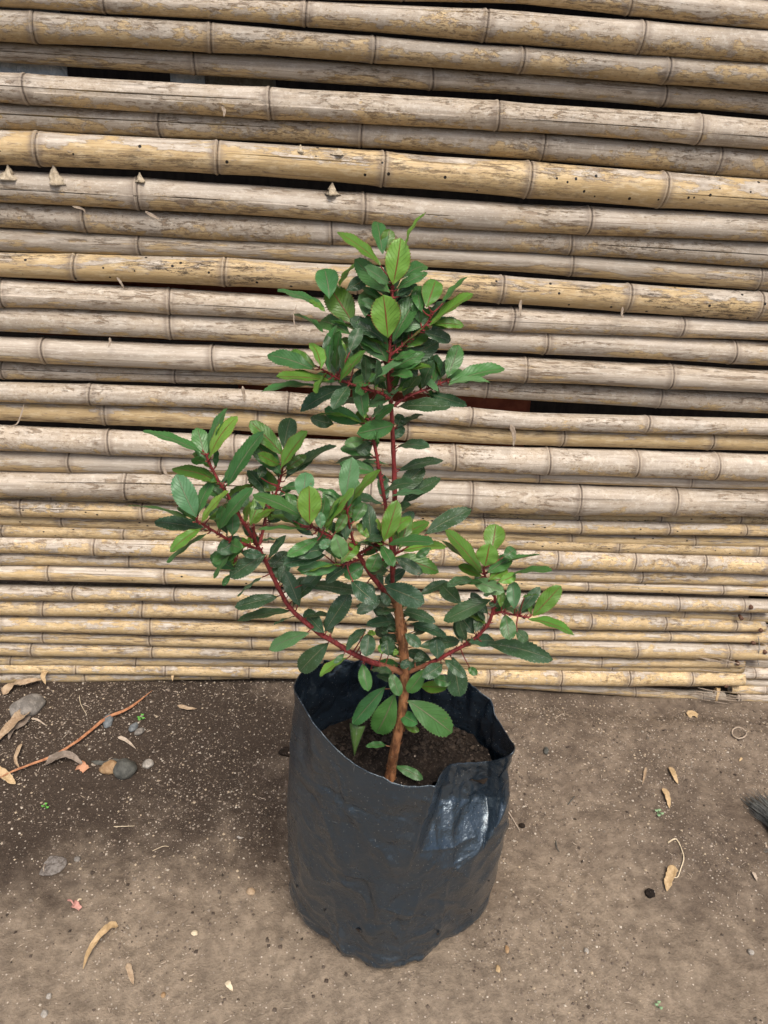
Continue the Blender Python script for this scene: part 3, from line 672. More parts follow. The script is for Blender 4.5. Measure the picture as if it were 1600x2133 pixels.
for i in range(NH):
    t = i/(NH-1)
    for j in range(NA):
        q = A[j]; rad = Rb[j]+(Rr[j]-Rb[j])*t; c = cb_+(cr_-cb_)*t; zt = Rz[j]
        z = -.012+t*(zt+.012); rad += .010*math.sin(math.pi*min(1, t*1.1))*(.6+.4*math.cos(q*2))
        if z < .035: rad -= .012*(1-z/.035)**2
        d = np.array([math.cos(q), math.sin(q)])
        P = np.array([c[0]+d[0]*rad, c[1]+d[1]*rad, z])
        w = 0.0; slide = 0.0
        nv = Vector((math.cos(q)*2.2, math.sin(q)*2.2, z*7)); warp = noise.noise(nv*1.3)*1.2
        edge = min(1.0, (1-t)*12)
        w += .0026*(1-abs(noise.noise(Vector((q*3.0+z*9+warp, z*6-q*1.1, 3.3))))*3.2)*(.5+.5*edge)
        w += .0040*noise.noise(Vector((math.cos(q)*3, math.sin(q)*3, z*9)))
        vd = noise.voronoi(Vector((math.cos(q)*2.6+z*2, math.sin(q)*2.6, z*7+warp*.3)))[0]; w += .0065*(vd[0]-.35)*(.5+.5*edge)+.0035*min(.25, vd[1]-vd[0])
        for q0, z0, ca, sa, hl, am, wd in CRS:
            dq = (q-q0)*.17; dz = z-z0; al_ = dq*ca+dz*sa
            if abs(al_) < hl:
                pe = -dq*sa+dz*ca
                if abs(pe) < .03: w += am*math.exp(-abs(pe)/wd)*(1-abs(al_)/hl)
        w += .0009*noise.noise(Vector((q*16+z*22+warp*3, z*46, 7)))
        if math.sin(q) > .1:     # crumpled standing back wall
            k = max(0.0, (z-.36)/.15)*min(1, (math.sin(q)-.1)*3); w += k*.020*(.3-abs(noise.noise(Vector((q*5+z*7, z*13-q*2, 1)))))+k*.008*noise.noise(Vector((q*8, z*14, 8)))
        if z < .09: w += (.09-z)/.09*(.0105*noise.noise(Vector((q*3.2+noise.noise(Vector((q*2, z*20, 1))), z*46, 5)))+.0035*noise.noise(Vector((q*9, z*90+q*3, 2))))
        if math.sin(q) < .35:
            px, py = proj(P)
            lx = 908+(py-1628)*(-46/150.0)          # the fold running down from the notch
            if py < 1860:
                yb = float(np.interp(px, [862, 938, 1003, 1046, 1075], [1778, 1812, 1768, 1690, 1600]))
                kk = min(1.0, max(0.0, (yb-py)/max(30.0, yb-1660)))*(1/(1+math.exp(-(px-lx-7)/2.6)))*min(1, max(0, (1072-px)/60))
                slide = kk*.104*min(1, max(0, (-math.sin(q)-.02)/.3))
                w += .0045*math.exp(-abs(px-936)/9)*max(0, min(1, (py-1635)/25, (1812-py)/40)) + .0030*math.exp(-abs(px-(975+(py-1700)*.25))/8)*max(0, min(1, (py-1690)/25, (1775-py)/30))
                w += .0045*math.exp(-((px-lx+5)/5)**2)*max(0, min(1, (1830-py)/60))
                if kk > .9: w += .004*noise.noise(Vector((px/14, py/16, 2)))
            sx = 925-(py-1850)*.14
            if py > 1830: w += .0022*math.exp(-((px-sx)/3.5)**2)
            w += .0035*math.exp(-((px-(648+(py-1490)*.10))/9)**2)*max(0, 1-abs(py-1580)/130)   # crease under the left corner
        P[0] += d[0]*w; P[1] += d[1]*w
        if slide: vr = P-CAM; P = P+vr/np.linalg.norm(vr)*slide
        V[i, j] = P
i, j = np.meshgrid(np.arange(NH-1), np.arange(NA), indexing='ij'); j2 = (j+1) % NA
Fb = np.stack([i*NA+j, i*NA+j2, (i+1)*NA+j2, (i+1)*NA+j], 2).reshape(-1, 4)
bag = thing('nursery_bag', 'tall black plastic nursery bag with a folded rim holding the shrub', 'plant bag', (.06, .94, 0))
body = mesh('bag_wall', V.reshape(-1, 3), Fb, M_BAG, bag); solid(body, .0009)
bb = V[0]; Vb = np.vstack([bb, [[.06, .94, .006]]]); mesh('bag_base', Vb, [(NA, (k+1) % NA, k) for k in range(NA)], M_BAG, bag)
# hem line along the rim
hem = V[-1]; Vt, Ft = tube(np.vstack([hem[::2], hem[:1]]), .0010, 6, 0, False); mesh('rim', Vt, Ft, M_BAG, bag)
# punched drain holes: ragged ring with dark earth inside
VB = V.copy(); fv = V.reshape(-1, 3); fpx = np.array(proj(fv)).T; frontm = np.repeat(np.sin(A)[None] < .3, NH, 0).ravel()
for hx, hy, hr in [(750,1937,8),(914,1942,7),(676,1895,4),(619,1845,5),(1018,1835,3.5),(982,1896,4)]:
    dd = (fpx[:, 0]-hx)**2+(fpx[:, 1]-hy)**2+np.where(frontm, 0, 1e9); c = fv[int(np.argmin(dd))]
    o2 = c-np.array([.06, .94, c[2]]); o2 /= np.linalg.norm(o2); tt = np.array([-o2[1], o2[0], 0]); r = hr*.00085
    ring = [c+o2*.0016+(tt*math.cos(q)*r*(1+.3*noise.noise(Vector((q, hx, 0)))) + np.array([0, 0, 1])*math.sin(q)*r*.72*(1+.25*noise.noise(Vector((q*2, hx, 3))))) for q in np.linspace(0, 2*math.pi, 15)[:-1]]
    inner = [c+o2*.0008+(p-c-o2*.0016)*.7 for p in ring]; n = len(ring)
    Vh = ring+inner+[c+o2*.0003]; Fh = [(k, (k+1) % n, n+(k+1) % n, n+k) for k in range(n)]
    o = mesh('drain_hole', Vh, Fh+[(n+k, n+(k+1) % n, 2*n) for k in range(n)], M_POT, bag)
# potting soil inside the bag
V = []; F = []; nr, na = 46, 110; zs = .405
hh = .392
SW = np.zeros((NA, 2))
for j in range(NA):
    ok = np.abs(VB[:, j, 2]-hh) < .022; cand = VB[ok, j, :2] if ok.any() else VB[int(np.argmin(np.abs(VB[:, j, 2]-hh))), j:j+1, :2]
    SW[j] = cand[int(np.argmin(np.hypot(cand[:, 0]-.055, cand[:, 1]-.945)))]
for i in range(nr+1):
    for j in range(na):
        q = 2*math.pi*j/na-math.pi; t = i/nr
        wp = np.array([np.interp(q, A, SW[:, 0]), np.interp(q, A, SW[:, 1])]); c = np.array([.055, .945]); wp = c+(wp-c)*(.985-.20*sgm((wp[0]-.085)*60)*sgm((.955-wp[1])*60))
        x = c[0]+(wp[0]-c[0])*t; y = c[1]+(wp[1]-c[1])*t
        z = zs-.018+.012*math.exp(-((x-.04)**2+(y-.91)**2)/.004)+.010*noise.noise(Vector((x*25, y*25, 0)))+.006*noise.noise(Vector((x*90, y*90, 4)))+.004*abs(noise.noise(Vector((x*210, y*210, 4))))
        V.append((x, y, z))
for i in range(nr):
    for j in range(na): F.append((i*na+j, (i+1)*na+j, (i+1)*na+(j+1) % na, i*na+(j+1) % na))
tag(mesh('potting_soil', V, F, M_POT, origin=(.06, .94, .39)), 'dark moist crumbly potting soil inside the black bag', 'soil', kind='stuff')

PC = [(.020, .013, .009), (.035, .024, .016), (.012, .008, .006), (.03, .021, .015)]
def in_pot(x, y):
    q = math.atan2(y-.945, x-.055); wx = np.interp(q, A, SW[:, 0])-.055; wy = np.interp(q, A, SW[:, 1])-.945
    return math.hypot(x-.055, y-.945) < math.hypot(wx, wy)*.93 and not (x > .065 and y < .915) and not (x > .10 and y < .965)
Vg, Fg, Cg = scatter_grit(5200, -.16, .26, .78, 1.12, .0012, .0075, lambda x, y: .390+.010*noise.noise(Vector((x*25, y*25, 0))), PC, in_pot)
tag(mesh('soil_crumbs', Vg, Fg, M_GRIT, attrs={'gc': Cg}, smooth=False), 'loose dark crumbs covering the potting soil in the bag', 'soil crumbs', kind='stuff')

# ---------------------------------------------------------------- the shrub
shrub = thing('shrub', 'young evergreen shrub with red branches and serrated leaves growing in the black bag', 'shrub', (.04, .91, .395))
# name, [(px, py, Y)], radius px start, end, material, parent
BR = {
 'T': ([(812,1622,.91),(817,1590,.91),(826,1540,.905),(838,1480,.905),(843,1400,.905),(838,1330,.90),(832,1285,.90),(824,1245,.90)], 10.5, 10, 0),
 'S': ([(826,1262,.91),(818,1200,.93),(820,1120,.935),(822,1040,.935),(820,950,.935),(815,850,.93),(810,790,.925),(811,740,.92),(813,700,.92),(816,640,.92),(818,590,.92)], 8, 3.2, 1),
 'S2': ([(818,1215,.915),(814,1130,.90),(804,1057,.90),(792,990,.90),(783,940,.90),(775,900,.90),(768,872,.90)], 5.5, 3.6, 1),
 'U1': ([(816,838,.925),(800,822,.91),(768,812,.895),(726,798,.88),(692,782,.87),(667,767,.86)], 4.5, 2.6, 1),
 'U2': ([(820,846,.925),(845,828,.93),(880,814,.935),(904,805,.94),(938,789,.94)], 4, 2.4, 1),
 'U3': ([(812,742,.92),(835,722,.92),(862,700,.92),(886,678,.92),(903,651,.92)], 3.4, 2.4, 1),
 'L': ([(836,1400,.90),(800,1388,.885),(748,1368,.87),(700,1340,.865),(655,1311,.86),(607,1269,.86),(583,1230,.86),(552,1167,.86),(538,1140,.86),(517,1104,.86),(502,1080,.86),(475,1032,.86),(457,1005,.86),(438,968,.86),(428,945,.86)], 8, 2.8, 1),
 'LA': ([(538,1146,.86),(511,1134,.84),(485,1128,.83),(460,1115,.82),(432,1098,.815),(410,1084,.81)], 4.6, 2.6, 1),
 'LB': ([(541,1134,.86),(549,1100,.87),(556,1070,.88),(572,1035,.885),(585,995,.885),(590,962,.885)], 4.2, 2.6, 1),
 'LC': ([(536,1138,.86),(530,1115,.85),(529,1093,.845)], 3.6, 2.4, 1),
 'M': ([(824,1252,.90),(808,1238,.88),(788,1216,.86),(768,1190,.85),(752,1164,.84),(744,1150,.835)], 7.5, 5.2, 1),
 'MA': ([(748,1158,.84),(736,1126,.83),(727,1090,.825),(722,1060,.82)], 4.2, 2.6, 1),
 'MB': ([(749,1158,.84),(720,1136,.815),(691,1119,.80),(665,1106,.79),(652,1097,.785)], 4.4, 2.6, 1),
 'MC': ([(750,1152,.84),(770,1142,.83),(788,1134,.82),(798,1127,.815)], 4.2, 2.6, 1),
 'MD': ([(790,1168,.85),(812,1160,.84),(835,1148,.835)], 4.0, 2.6, 1),
 'ME': ([(752,1164,.84),(730,1172,.82),(702,1179,.81)], 3.2, 2.2, 1),
 'RR': ([(842,1404,.905),(866,1394,.90),(911,1374,.89),(945,1356,.885),(975,1340,.88),(1000,1320,.88),(1018,1298,.88),(1028,1268,.88),(1031,1242,.88),(1022,1222,.88),(1012,1203,.88),(1007,1184,.88)], 6, 2.8, 1),
 'RA': ([(1026,1280,.88),(1045,1275,.875),(1075,1282,.87),(1101,1286,.865)], 3.2, 2.2, 1),
}
def px_m(Y, x, y): 
    P = on_depth(x, y, Y); return ((P-CAM)@_f)/FPX
SAMP = []  # (px, py, Y, key, r)
GEO = {}
for key, (pts, r0, r1, mt) in BR.items():
    P3 = spline([on_depth(*p) for p in pts], 7); n = len(P3); rad = []
    for i, P in enumerate(P3):
        t = i/(n-1); rpx = r0+(r1-r0)*t**.75; m_ = ((P-CAM)@_f)/FPX; rpx *= .86 if key != 'T' else 1.0; rad.append(rpx*m_)
        a, b = proj(P); SAMP.append((a, b, P[1], key, rpx*m_))
    rad = np.array(rad)*1.0
    if key == 'T': rad[:6] *= np.linspace(1.25, 1, 6)
    GEO[key] = (P3, rad)
# leaves: traced from enlarged views: base x, y, tip x, y, apparent width, colour
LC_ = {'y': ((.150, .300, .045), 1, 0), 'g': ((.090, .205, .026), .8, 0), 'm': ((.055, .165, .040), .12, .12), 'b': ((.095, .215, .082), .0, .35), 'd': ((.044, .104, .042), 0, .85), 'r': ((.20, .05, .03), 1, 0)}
ZC = """770 295 735 80 110 m;785 280 800 148 95 g;750 360 497 170 75 g;820 480 870 218 170 y;900 240 990 30 22 y;880 440 1038 340 85 m;810 525 600 335 130 m;500 500 570 340 35 g;540 520 650 440 90 d;430 570 400 375 155 m;
570 725 450 510 185 g;410 630 140 510 60 m;410 650 320 570 40 g;660 680 690 505 140 b;800 810 760 565 198 y;790 960 620 715 180 m;800 900 475 705 40 m;820 830 985 540 120 m;850 900 1115 595 90 m;1010 650 970 485 90 m;
1040 625 1080 460 140 g;1130 600 1270 450 45 m;1045 740 1310 560 48 g;1045 800 1185 700 70 d;910 870 1040 760 120 g;830 1010 1095 840 135 d;1040 1090 1030 900 115 m;1120 1080 1080 900 18 g;1155 1055 1230 855 115 m;1170 1080 1500 990 95 m;
1170 1100 1400 1060 45 b;1110 1140 980 1040 55 b;1020 1160 1265 1225 70 d;850 1240 1155 1215 85 d;860 1370 990 1270 40 d;860 1110 970 990 100 d;680 1080 880 940 60 b;790 1060 600 1070 75 m;825 1115 825 1075 45 g;845 1130 700 1220 85 b;
340 1010 65 920 105 m;375 1000 345 830 85 y;430 1020 445 735 60 m;470 1060 480 860 110 d;435 1070 125 1050 65 g;370 1110 40 1100 35 m;550 1110 265 1240 95 d;640 1310 610 1085 105 m;635 1345 420 1250 115 m;640 1340 390 1245 18 g;
460 1340 335 1310 85 d;830 1340 640 1400 125 m;650 1440 535 1470 70 b;700 1460 610 1515 100 d;850 1360 880 1290 80 d;860 1480 1010 1460 55 d;830 1440 890 1360 70 d;500 1090 640 900 75 g;560 1080 720 1000 90 d;560 790 365 690 120 m;
600 860 500 830 70 g;520 960 500 830 70 g;560 900 620 760 90 d;400 780 235 655 33 m;850 1150 960 1080 40 y;930 1150 950 1110 25 g;650 1310 665 1230 30 y;710 1310 765 1230 60 g;720 1130 730 1085 20 g;760 960 560 950 90 d;
700 1200 500 1200 60 d;860 560 930 500 60 d;770 1130 640 1010 80 d;860 980 960 900 90 d;640 950 560 830 90 d;880 1000 790 880 80 m;590 1000 520 880 80 d;830 700 900 580 80 d;720 700 640 600 70 d"""
ZA = """480 355 95 190 70 m;490 355 455 315 30 r;510 360 615 50 60 m;525 390 650 95 88 y;510 420 430 185 140 m;590 545 280 440 105 g;640 570 840 210 125 m;560 450 580 330 45 m;430 790 310 515 170 b;440 790 515 530 80 m;
460 845 620 610 65 y;430 800 345 745 55 g;420 830 5 680 32 m;500 890 165 810 115 d;520 900 225 1060 32 m;640 640 560 540 90 b;640 690 790 540 65 g;590 890 765 590 75 m;700 720 780 640 100 d;510 800 690 750 80 g;
680 920 690 770 105 m;745 930 590 1020 125 d;700 1140 520 1050 120 m;690 1130 690 1080 50 y;915 1050 680 1200 130 d;670 1190 615 1260 45 m;900 1200 720 1320 30 d;1000 1340 715 1390 100 d;1080 1435 735 1500 78 d;1210 1590 940 1690 110 b;
1350 1660 1150 1870 150 d;1480 1770 1300 1885 55 y;1460 1740 1390 1800 45 b;1470 1680 1600 1570 60 d;1320 1590 1190 1450 125 d;1330 1590 1475 1330 135 d;1180 1490 1400 1470 38 d;1140 1410 1050 1180 115 d;1100 1370 1290 1180 105 d;1040 1260 990 1060 140 d;
950 1150 1060 1040 105 d;1043 1310 1200 1250 55 b;1150 1260 1560 1300 90 d;1370 1600 1330 1500 75 d;1010 500 830 250 155 m;1035 370 830 130 125 g;1040 320 1090 95 140 d;1020 460 1190 210 98 y;1035 550 1330 265 68 d;1020 600 800 500 165 g;
860 520 900 440 70 d;1000 640 1120 550 55 m;1170 790 870 600 92 m;1180 680 1190 485 145 b;1225 840 1205 595 182 y;1310 880 1485 595 66 y;1100 830 1080 680 145 b;1290 870 1290 760 80 b;1460 700 1280 570 55 m;1420 720 1320 620 90 b;
1475 680 1500 395 148 b;1480 790 1560 730 85 g;1490 780 1410 740 48 y;1390 900 1470 780 80 g;1330 890 1380 760 48 g;1520 830 1600 700 90 m;1200 880 880 860 28 m;1150 860 960 770 38 g;770 832 790 690 46 y;820 840 960 730 58 g;
890 730 800 690 60 d;1000 730 930 800 58 g;930 830 1020 760 90 d;880 960 990 930 24 d;800 980 810 920 48 g;740 1030 860 1050 75 d;1280 950 1070 1050 95 m;1330 1050 1060 1090 100 d;1330 1000 1130 1040 110 d;1410 1130 1170 1160 108 m;
1430 1120 1180 1150 26 y;1370 950 1290 1000 70 b;1400 905 1440 1060 128 b;1430 1110 1560 970 108 g;1590 1120 1470 1200 122 m;650 760 720 620 70 d;600 560 700 480 60 d;1240 920 1130 860 60 d;1050 620 1120 700 70 m;900 700 1000 640 60 m"""
ZB = """90 350 260 125 42 g;245 40 0 30 48 d;250 130 160 90 75 d;350 200 250 150 48 d;350 90 165 75 22 b;400 120 670 35 78 d;400 270 560 110 125 d;415 350 650 180 92 d;360 295 545 245 42 b;300 345 110 300 48 d;
300 575 385 340 125 g;300 570 280 440 28 y;380 530 490 400 88 d;570 540 850 385 110 d;340 600 570 450 105 g;320 600 600 560 55 m;420 640 680 570 78 y;350 590 560 500 22 g;310 605 190 560 28 y;360 690 640 745 112 g;
270 650 225 765 112 m;220 560 135 470 58 g;280 560 150 450 105 d;450 760 330 830 80 d;610 620 520 670 58 m;340 770 270 740 24 d;300 870 550 960 148 d;540 930 700 820 72 d;100 830 240 950 120 d;290 900 340 980 60 d;
190 840 235 905 60 d;370 990 145 980 38 d;380 1080 210 1110 72 d;420 1030 615 1060 68 d;450 1090 610 1060 58 d;390 1200 240 1130 98 d;195 1150 65 1240 38 d;215 1160 190 1300 108 d;200 1160 250 1170 38 y;470 1110 700 1170 78 d;
440 1170 540 1240 78 d;530 1250 775 1205 88 d;610 1345 465 1280 82 d;650 1330 650 1210 105 d;340 1310 330 1220 95 d;300 1300 285 1240 50 y;370 1310 390 1270 40 y;405 1370 260 1380 82 m;175 1360 200 1520 90 m;350 1410 400 1560 85 m;
575 1390 460 1540 98 m;680 1360 570 1440 98 d;740 1320 800 1555 148 d;620 1450 730 1480 78 m;540 1500 700 1510 85 g;850 1380 895 1430 55 m;850 1220 1010 1220 90 d;950 1240 1365 1310 118 d;890 1165 780 1040 125 d;810 1225 770 1080 85 d;
890 1160 930 1030 78 d;1000 960 705 1060 118 d;800 980 690 860 115 d;965 1105 855 1050 32 g;940 770 720 520 108 g;930 780 690 580 32 g;990 650 1020 475 152 g;950 735 985 605 158 y;1070 680 1150 630 88 m;972 780 1120 690 108 m;
970 773 1275 650 42 m;980 830 1090 740 85 g;1040 840 1150 790 78 y;1130 790 1350 735 28 m;900 830 740 820 48 d;870 830 1060 900 105 b;1060 1000 1060 880 58 y;1150 1010 1130 845 98 b;1210 1075 1055 965 42 b;1250 1050 1215 925 42 g;
1255 1050 1435 880 122 g;1235 1075 1520 1140 72 g;1080 1045 1110 1195 112 m;1150 1150 1225 1210 78 d;1195 940 1280 910 14 g;1010 1000 1000 960 55 d;440 1340 500 1400 60 d;430 1300 420 1240 60 d;380 1230 300 1200 60 d;500 1160 560 1100 60 d;
460 1330 430 1390 60 d;500 1350 560 1290 60 d;330 1170 280 1130 60 d"""
ZD = """700 235 505 430 115 m;750 270 630 515 158 m;820 320 1085 495 165 m;770 390 880 440 90 m;800 450 890 490 48 g;730 440 700 500 48 b;700 580 597 570 42 m;752 700 905 775 66 m;600 130 720 150 45 d;840 130 790 70 60 d"""
ZONES = [(ZC, 540, 430, 2.963), (ZA, 280, 840, 3.333), (ZB, 700, 940, 3.077), (ZD, 560, 1350, 2.857)]
SA = np.array([(a, b, y, r) for a, b, y, k, r in SAMP]); SK = [k for *_, k, r in SAMP]
ROWS = 33
def leaf_geo(base, tip, n, width, seed, curl, fold):
    """obovate serrated blade, 33 x 7 vertices, uv and normal offset"""
    d = tip-base; L = np.linalg.norm(d); d = d/L; n = n-d*(n@d); n /= np.linalg.norm(n); s = np.cross(n, d)
    V = []; UV = []; rnd = random.Random(seed); ob = rnd.uniform(.80, 1.15); tw = rnd.uniform(-.25, .25)
    for i in range(ROWS):
        u = i/(ROWS-1); pk = .42+.16*ob; wv = math.sin(math.pi/2*u/pk)**.92 if u < pk else math.sqrt(max(0.0, 1-((u-pk)/(1-pk))**1.95))
        if u < .08: wv = min(wv, .06+u*2.2)
        tooth = (1.0 if i % 2 == 0 else .905) if .22 < u < .97 else 1.0
        hw = max(width/2*wv, .0006)
        cl = -curl*L*(u**2) + .03*L*math.sin(u*math.pi)
        side = .03*L*math.sin(u*2.4+seed)
        for j in range(7):
            v = (j-3)/3
            e = tooth if abs(v) == 1 else 1.0
            x = v*hw*e
            up = fold*abs(v)**1.3*hw - .10*hw*abs(v)**3 + .0009*math.sin(u*17+v*2+seed)*abs(v)
            a = tw*u
            V.append(base + d*(u*L + (.018*L if (e < 1) else 0)*-1) + s*(x*math.cos(a)+side) + n*(cl+up+x*math.sin(a)))
            UV.append((u, .5+v/2))
    F = []
    for i in range(ROWS-1):
        for j in range(6): F.append((i*7+j, i*7+j+1, (i+1)*7+j+1, (i+1)*7+j))
    return V, F, UV
LB = {k: dict(V=[], F=[], UV=[], lc=[], yg=[], old=[], n=0) for k in BR}
PET = {k: Buf() for k in BR}
lseed = 0
for txt, ox, oy, sc in ZONES:
    for item in txt.replace('\n', '').split(';'):
        if not item.strip(): continue
        q = item.split(); bx, by, tx, ty, w = [float(v) for v in q[:5]]; code = q[5]
        bx, by, tx, ty, w = ox+bx/sc, oy+by/sc, ox+tx/sc, oy+ty/sc, w/sc
        lseed += 1; rnd = random.Random(lseed*13)
        d2 = (SA[:, 0]-bx)**2+(SA[:, 1]-by)**2; ix = int(np.argmin(d2)); key = SK[ix]; Yb = SA[ix, 2]; dist_px = math.sqrt(d2[ix])
        att = on_depth(SA[ix, 0], SA[ix, 1], Yb)
        Yl = Yb - (.016 if code == 'y' and w > 45 else .006 if code in 'yb' else .0) + rnd.uniform(-.012, .012) + (.012 if code == 'd' and key in 'SU1U2U3' else 0)
        base = on_depth(bx, by, Yl); m_ = ((base-CAM)@_f)/FPX
        Lp = math.hypot(tx-bx, ty-by)*m_; wa = w*m_
        Lt = {'y': .050, 'g': .052, 'm': .058, 'b': .052, 'd': .058, 'r': .012}[code]*rnd.uniform(.85, 1.1)
        if Lp < .03: Lt = max(Lp*1.15, .022)
        Lt = max(Lt, Lp*1.03); dz = min(math.sqrt(Lt*Lt-Lp*Lp), Lp*1.1)
        if code == 'y' and w > 45: dz *= .25
        up = (by-ty)/max(math.hypot(tx-bx, ty-by), 1)
        sg = -1 if up > .25 else 1
        if code == 'd' and up > -.1 and rnd.random() < .4: sg = -1
        rt = ray(tx, ty); tip0 = on_depth(tx, ty, Yl); tip = tip0 - rt*dz*sg*1.0
        tip = base+(tip-base)*1.07; Lr = np.linalg.norm(tip-base); wt = max(wa, {'y': .46, 'g': .42, 'm': .38, 'b': .44, 'd': .37, 'r': .4}[code]*Lr)
        cphi = min(1, wa/wt); sphi = math.sqrt(1-cphi*cphi)
        d = (tip-base)/Lr; vc = CAM-base; vc /= np.linalg.norm(vc); n0 = vc-d*(vc@d); n0 /= np.linalg.norm(n0); sd_ = np.cross(d, n0)
        n = n0*cphi+sd_*sphi; n2 = n0*cphi-sd_*sphi
        if n2[2] > n[2]: n = n2
        V_, F_, U_ = leaf_geo(base, tip, n, wt*.99, lseed, rnd.uniform(-.03, .20), rnd.uniform(.08, .45))
        L_b = LB[key]; L_b['V'] += V_; L_b['F'] += [tuple(i+L_b['n'] for i in f) for f in F_]; L_b['UV'] += U_; L_b['n'] += len(V_)
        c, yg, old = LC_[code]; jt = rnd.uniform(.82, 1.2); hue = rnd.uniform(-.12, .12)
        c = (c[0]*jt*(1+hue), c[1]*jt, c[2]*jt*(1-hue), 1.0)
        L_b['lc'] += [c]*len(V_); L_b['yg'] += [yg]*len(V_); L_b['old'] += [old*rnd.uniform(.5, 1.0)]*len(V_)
        # petiole to the nearest point of the branch
        if dist_px < 60:
            bd = base+(tip-base)/Lr*.003
            PET[key].add(*tube(spline([att, (att+base)/2+np.array([0, 0, -.0008]), bd], 3), np.linspace(.0011, .0007, 7), 6))
names = {'T': 'trunk'}
# smaller leaves filling the inside of each cluster, growing from the same branches
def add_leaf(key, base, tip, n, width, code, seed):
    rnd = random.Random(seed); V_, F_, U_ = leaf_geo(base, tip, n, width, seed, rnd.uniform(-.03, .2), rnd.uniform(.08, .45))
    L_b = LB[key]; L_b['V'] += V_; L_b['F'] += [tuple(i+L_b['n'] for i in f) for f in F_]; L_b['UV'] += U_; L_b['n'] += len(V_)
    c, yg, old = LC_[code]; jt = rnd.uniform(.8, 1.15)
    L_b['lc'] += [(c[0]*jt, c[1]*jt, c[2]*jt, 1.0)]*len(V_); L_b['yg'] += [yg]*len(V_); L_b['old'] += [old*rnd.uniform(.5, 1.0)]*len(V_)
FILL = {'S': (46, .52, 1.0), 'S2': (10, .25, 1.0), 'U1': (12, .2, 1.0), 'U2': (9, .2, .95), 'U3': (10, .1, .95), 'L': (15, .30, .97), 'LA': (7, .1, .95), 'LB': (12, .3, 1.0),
        'M': (6, .1, 1.0), 'MA': (5, .1, 1.0), 'MB': (5, .2, .97), 'MC': (6, .2, 1.0), 'MD': (5, .2, 1.0), 'ME': (4, .2, 1.0), 'RR': (12, .2, .97), 'RA': (3, .2, .9), 'T': (11, .50, .98)}
fr_ = random.Random(41)
for key, (cnt, f0, f1) in FILL.items():
    P3, rad_ = GEO[key]
    for q in range(cnt):
        f = f0+(f1-f0)*(q+fr_.random())/cnt; x = f*(len(P3)-1); i = min(int(x), len(P3)-2); B = P3[i]+(P3[i+1]-P3[i])*(x-i); T = P3[i+1]-P3[i]; T /= np.linalg.norm(T)
        d = np.array([fr_.gauss(0, 1), fr_.gauss(.45, .8), fr_.gauss(0, .8)]); d -= T*(d@T); d /= np.linalg.norm(d); d = d+T*.55+np.array([0, 0, .05]); d /= np.linalg.norm(d)
        L = fr_.uniform(.034, .052)*(1 if f < .9 else .85); b0 = B+d*.006; t0 = B+d*(.006+L)
        vc = CAM-B; vc /= np.linalg.norm(vc); n = vc*fr_.uniform(.3, 1.0)+np.array([fr_.gauss(0, .45), fr_.gauss(0, .3), fr_.uniform(.3, 1)])
        if abs((n/np.linalg.norm(n))@d) > .93: n = np.array([0, 0, 1.0])
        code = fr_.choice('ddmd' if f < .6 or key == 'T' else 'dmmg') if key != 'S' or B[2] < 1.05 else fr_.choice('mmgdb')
        add_leaf(key, b0, t0, n, L*fr_.uniform(.36, .46), code, 5000+q*7+int(f*999)+len(key))
        PET[key].add(*tube([B, B+d*.008], [.0010, .0007], 5))
objs = {}
for key, (P3, rad) in GEO.items():
    b = Buf()
    if key == 'T':
        Pd = spline(P3, 4); rd = np.interp(np.linspace(0, 1, len(Pd)), np.linspace(0, 1, len(P3)), rad)
        b.add(*tube(Pd, rd, 24, .10, seed=3))
        for _ in range(34):      # peeling bark flakes
            i = random.randrange(6, len(Pd)-8); q = random.uniform(0, 6.28); d = np.array([math.cos(q), math.sin(q), 0])
            L = random.randint(3, 8); p0 = Pd[i]+d*rd[i]*1.0; p1 = Pd[min(i+L, len(Pd)-1)]+d*(rd[i]*1.05+random.uniform(.0005, .004)); 
            Vr, Fr = ribbon([p0, (p0+p1)/2+d*.0008, p1], random.uniform(.002, .005), d, .2, .4, base=.6); b.add(Vr, Fr)
        mt = M_TRUNK
    else:
        Pd = spline(P3, 2); rd = np.interp(np.linspace(0, 1, len(Pd)), np.linspace(0, 1, len(P3)), rad)
        b.add(*tube(Pd, rd, 10, .22, seed=len(key)*5))
        for i in range(3, len(Pd)-2, 2):      # leaf scars and bud stubs
            if random.random() < .55:
                q = random.uniform(0, 6.28); T = Pd[i+1]-Pd[i-1]; T /= np.linalg.norm(T); a = np.cross(T, [.2, .9, .1]); a /= np.linalg.norm(a); d = a*math.cos(q)+np.cross(T, a)*math.sin(q)
                b.add(*tube([Pd[i]+d*rd[i]*.6, Pd[i]+d*(rd[i]+.0012)+T*.001, Pd[i]+d*(rd[i]+random.uniform(.002, .004))+T*.003], [.0011, .0009, .0004], 6, .2))
        mt = M_RED
    if PET[key].n: b.add(PET[key].verts(), PET[key].F)
    par = shrub
    bv = b.verts(); objs[key] = mesh('trunk' if key == 'T' else 'branch', bv, b.F, mt, par, attrs={'bb': np.exp(-(np.linalg.norm(bv-P3[0], axis=1)/.055)**2)*(1 if key in ('S', 'L', 'RR', 'M') else 0)})
for k, L_b in LB.items():
    if L_b['n']:
        mesh('leaves', L_b['V'], L_b['F'], M_LEAF, objs[k], attrs={'lc': L_b['lc'], 'young': L_b['yg'], 'old': L_b['old']}, uv=L_b['UV'])

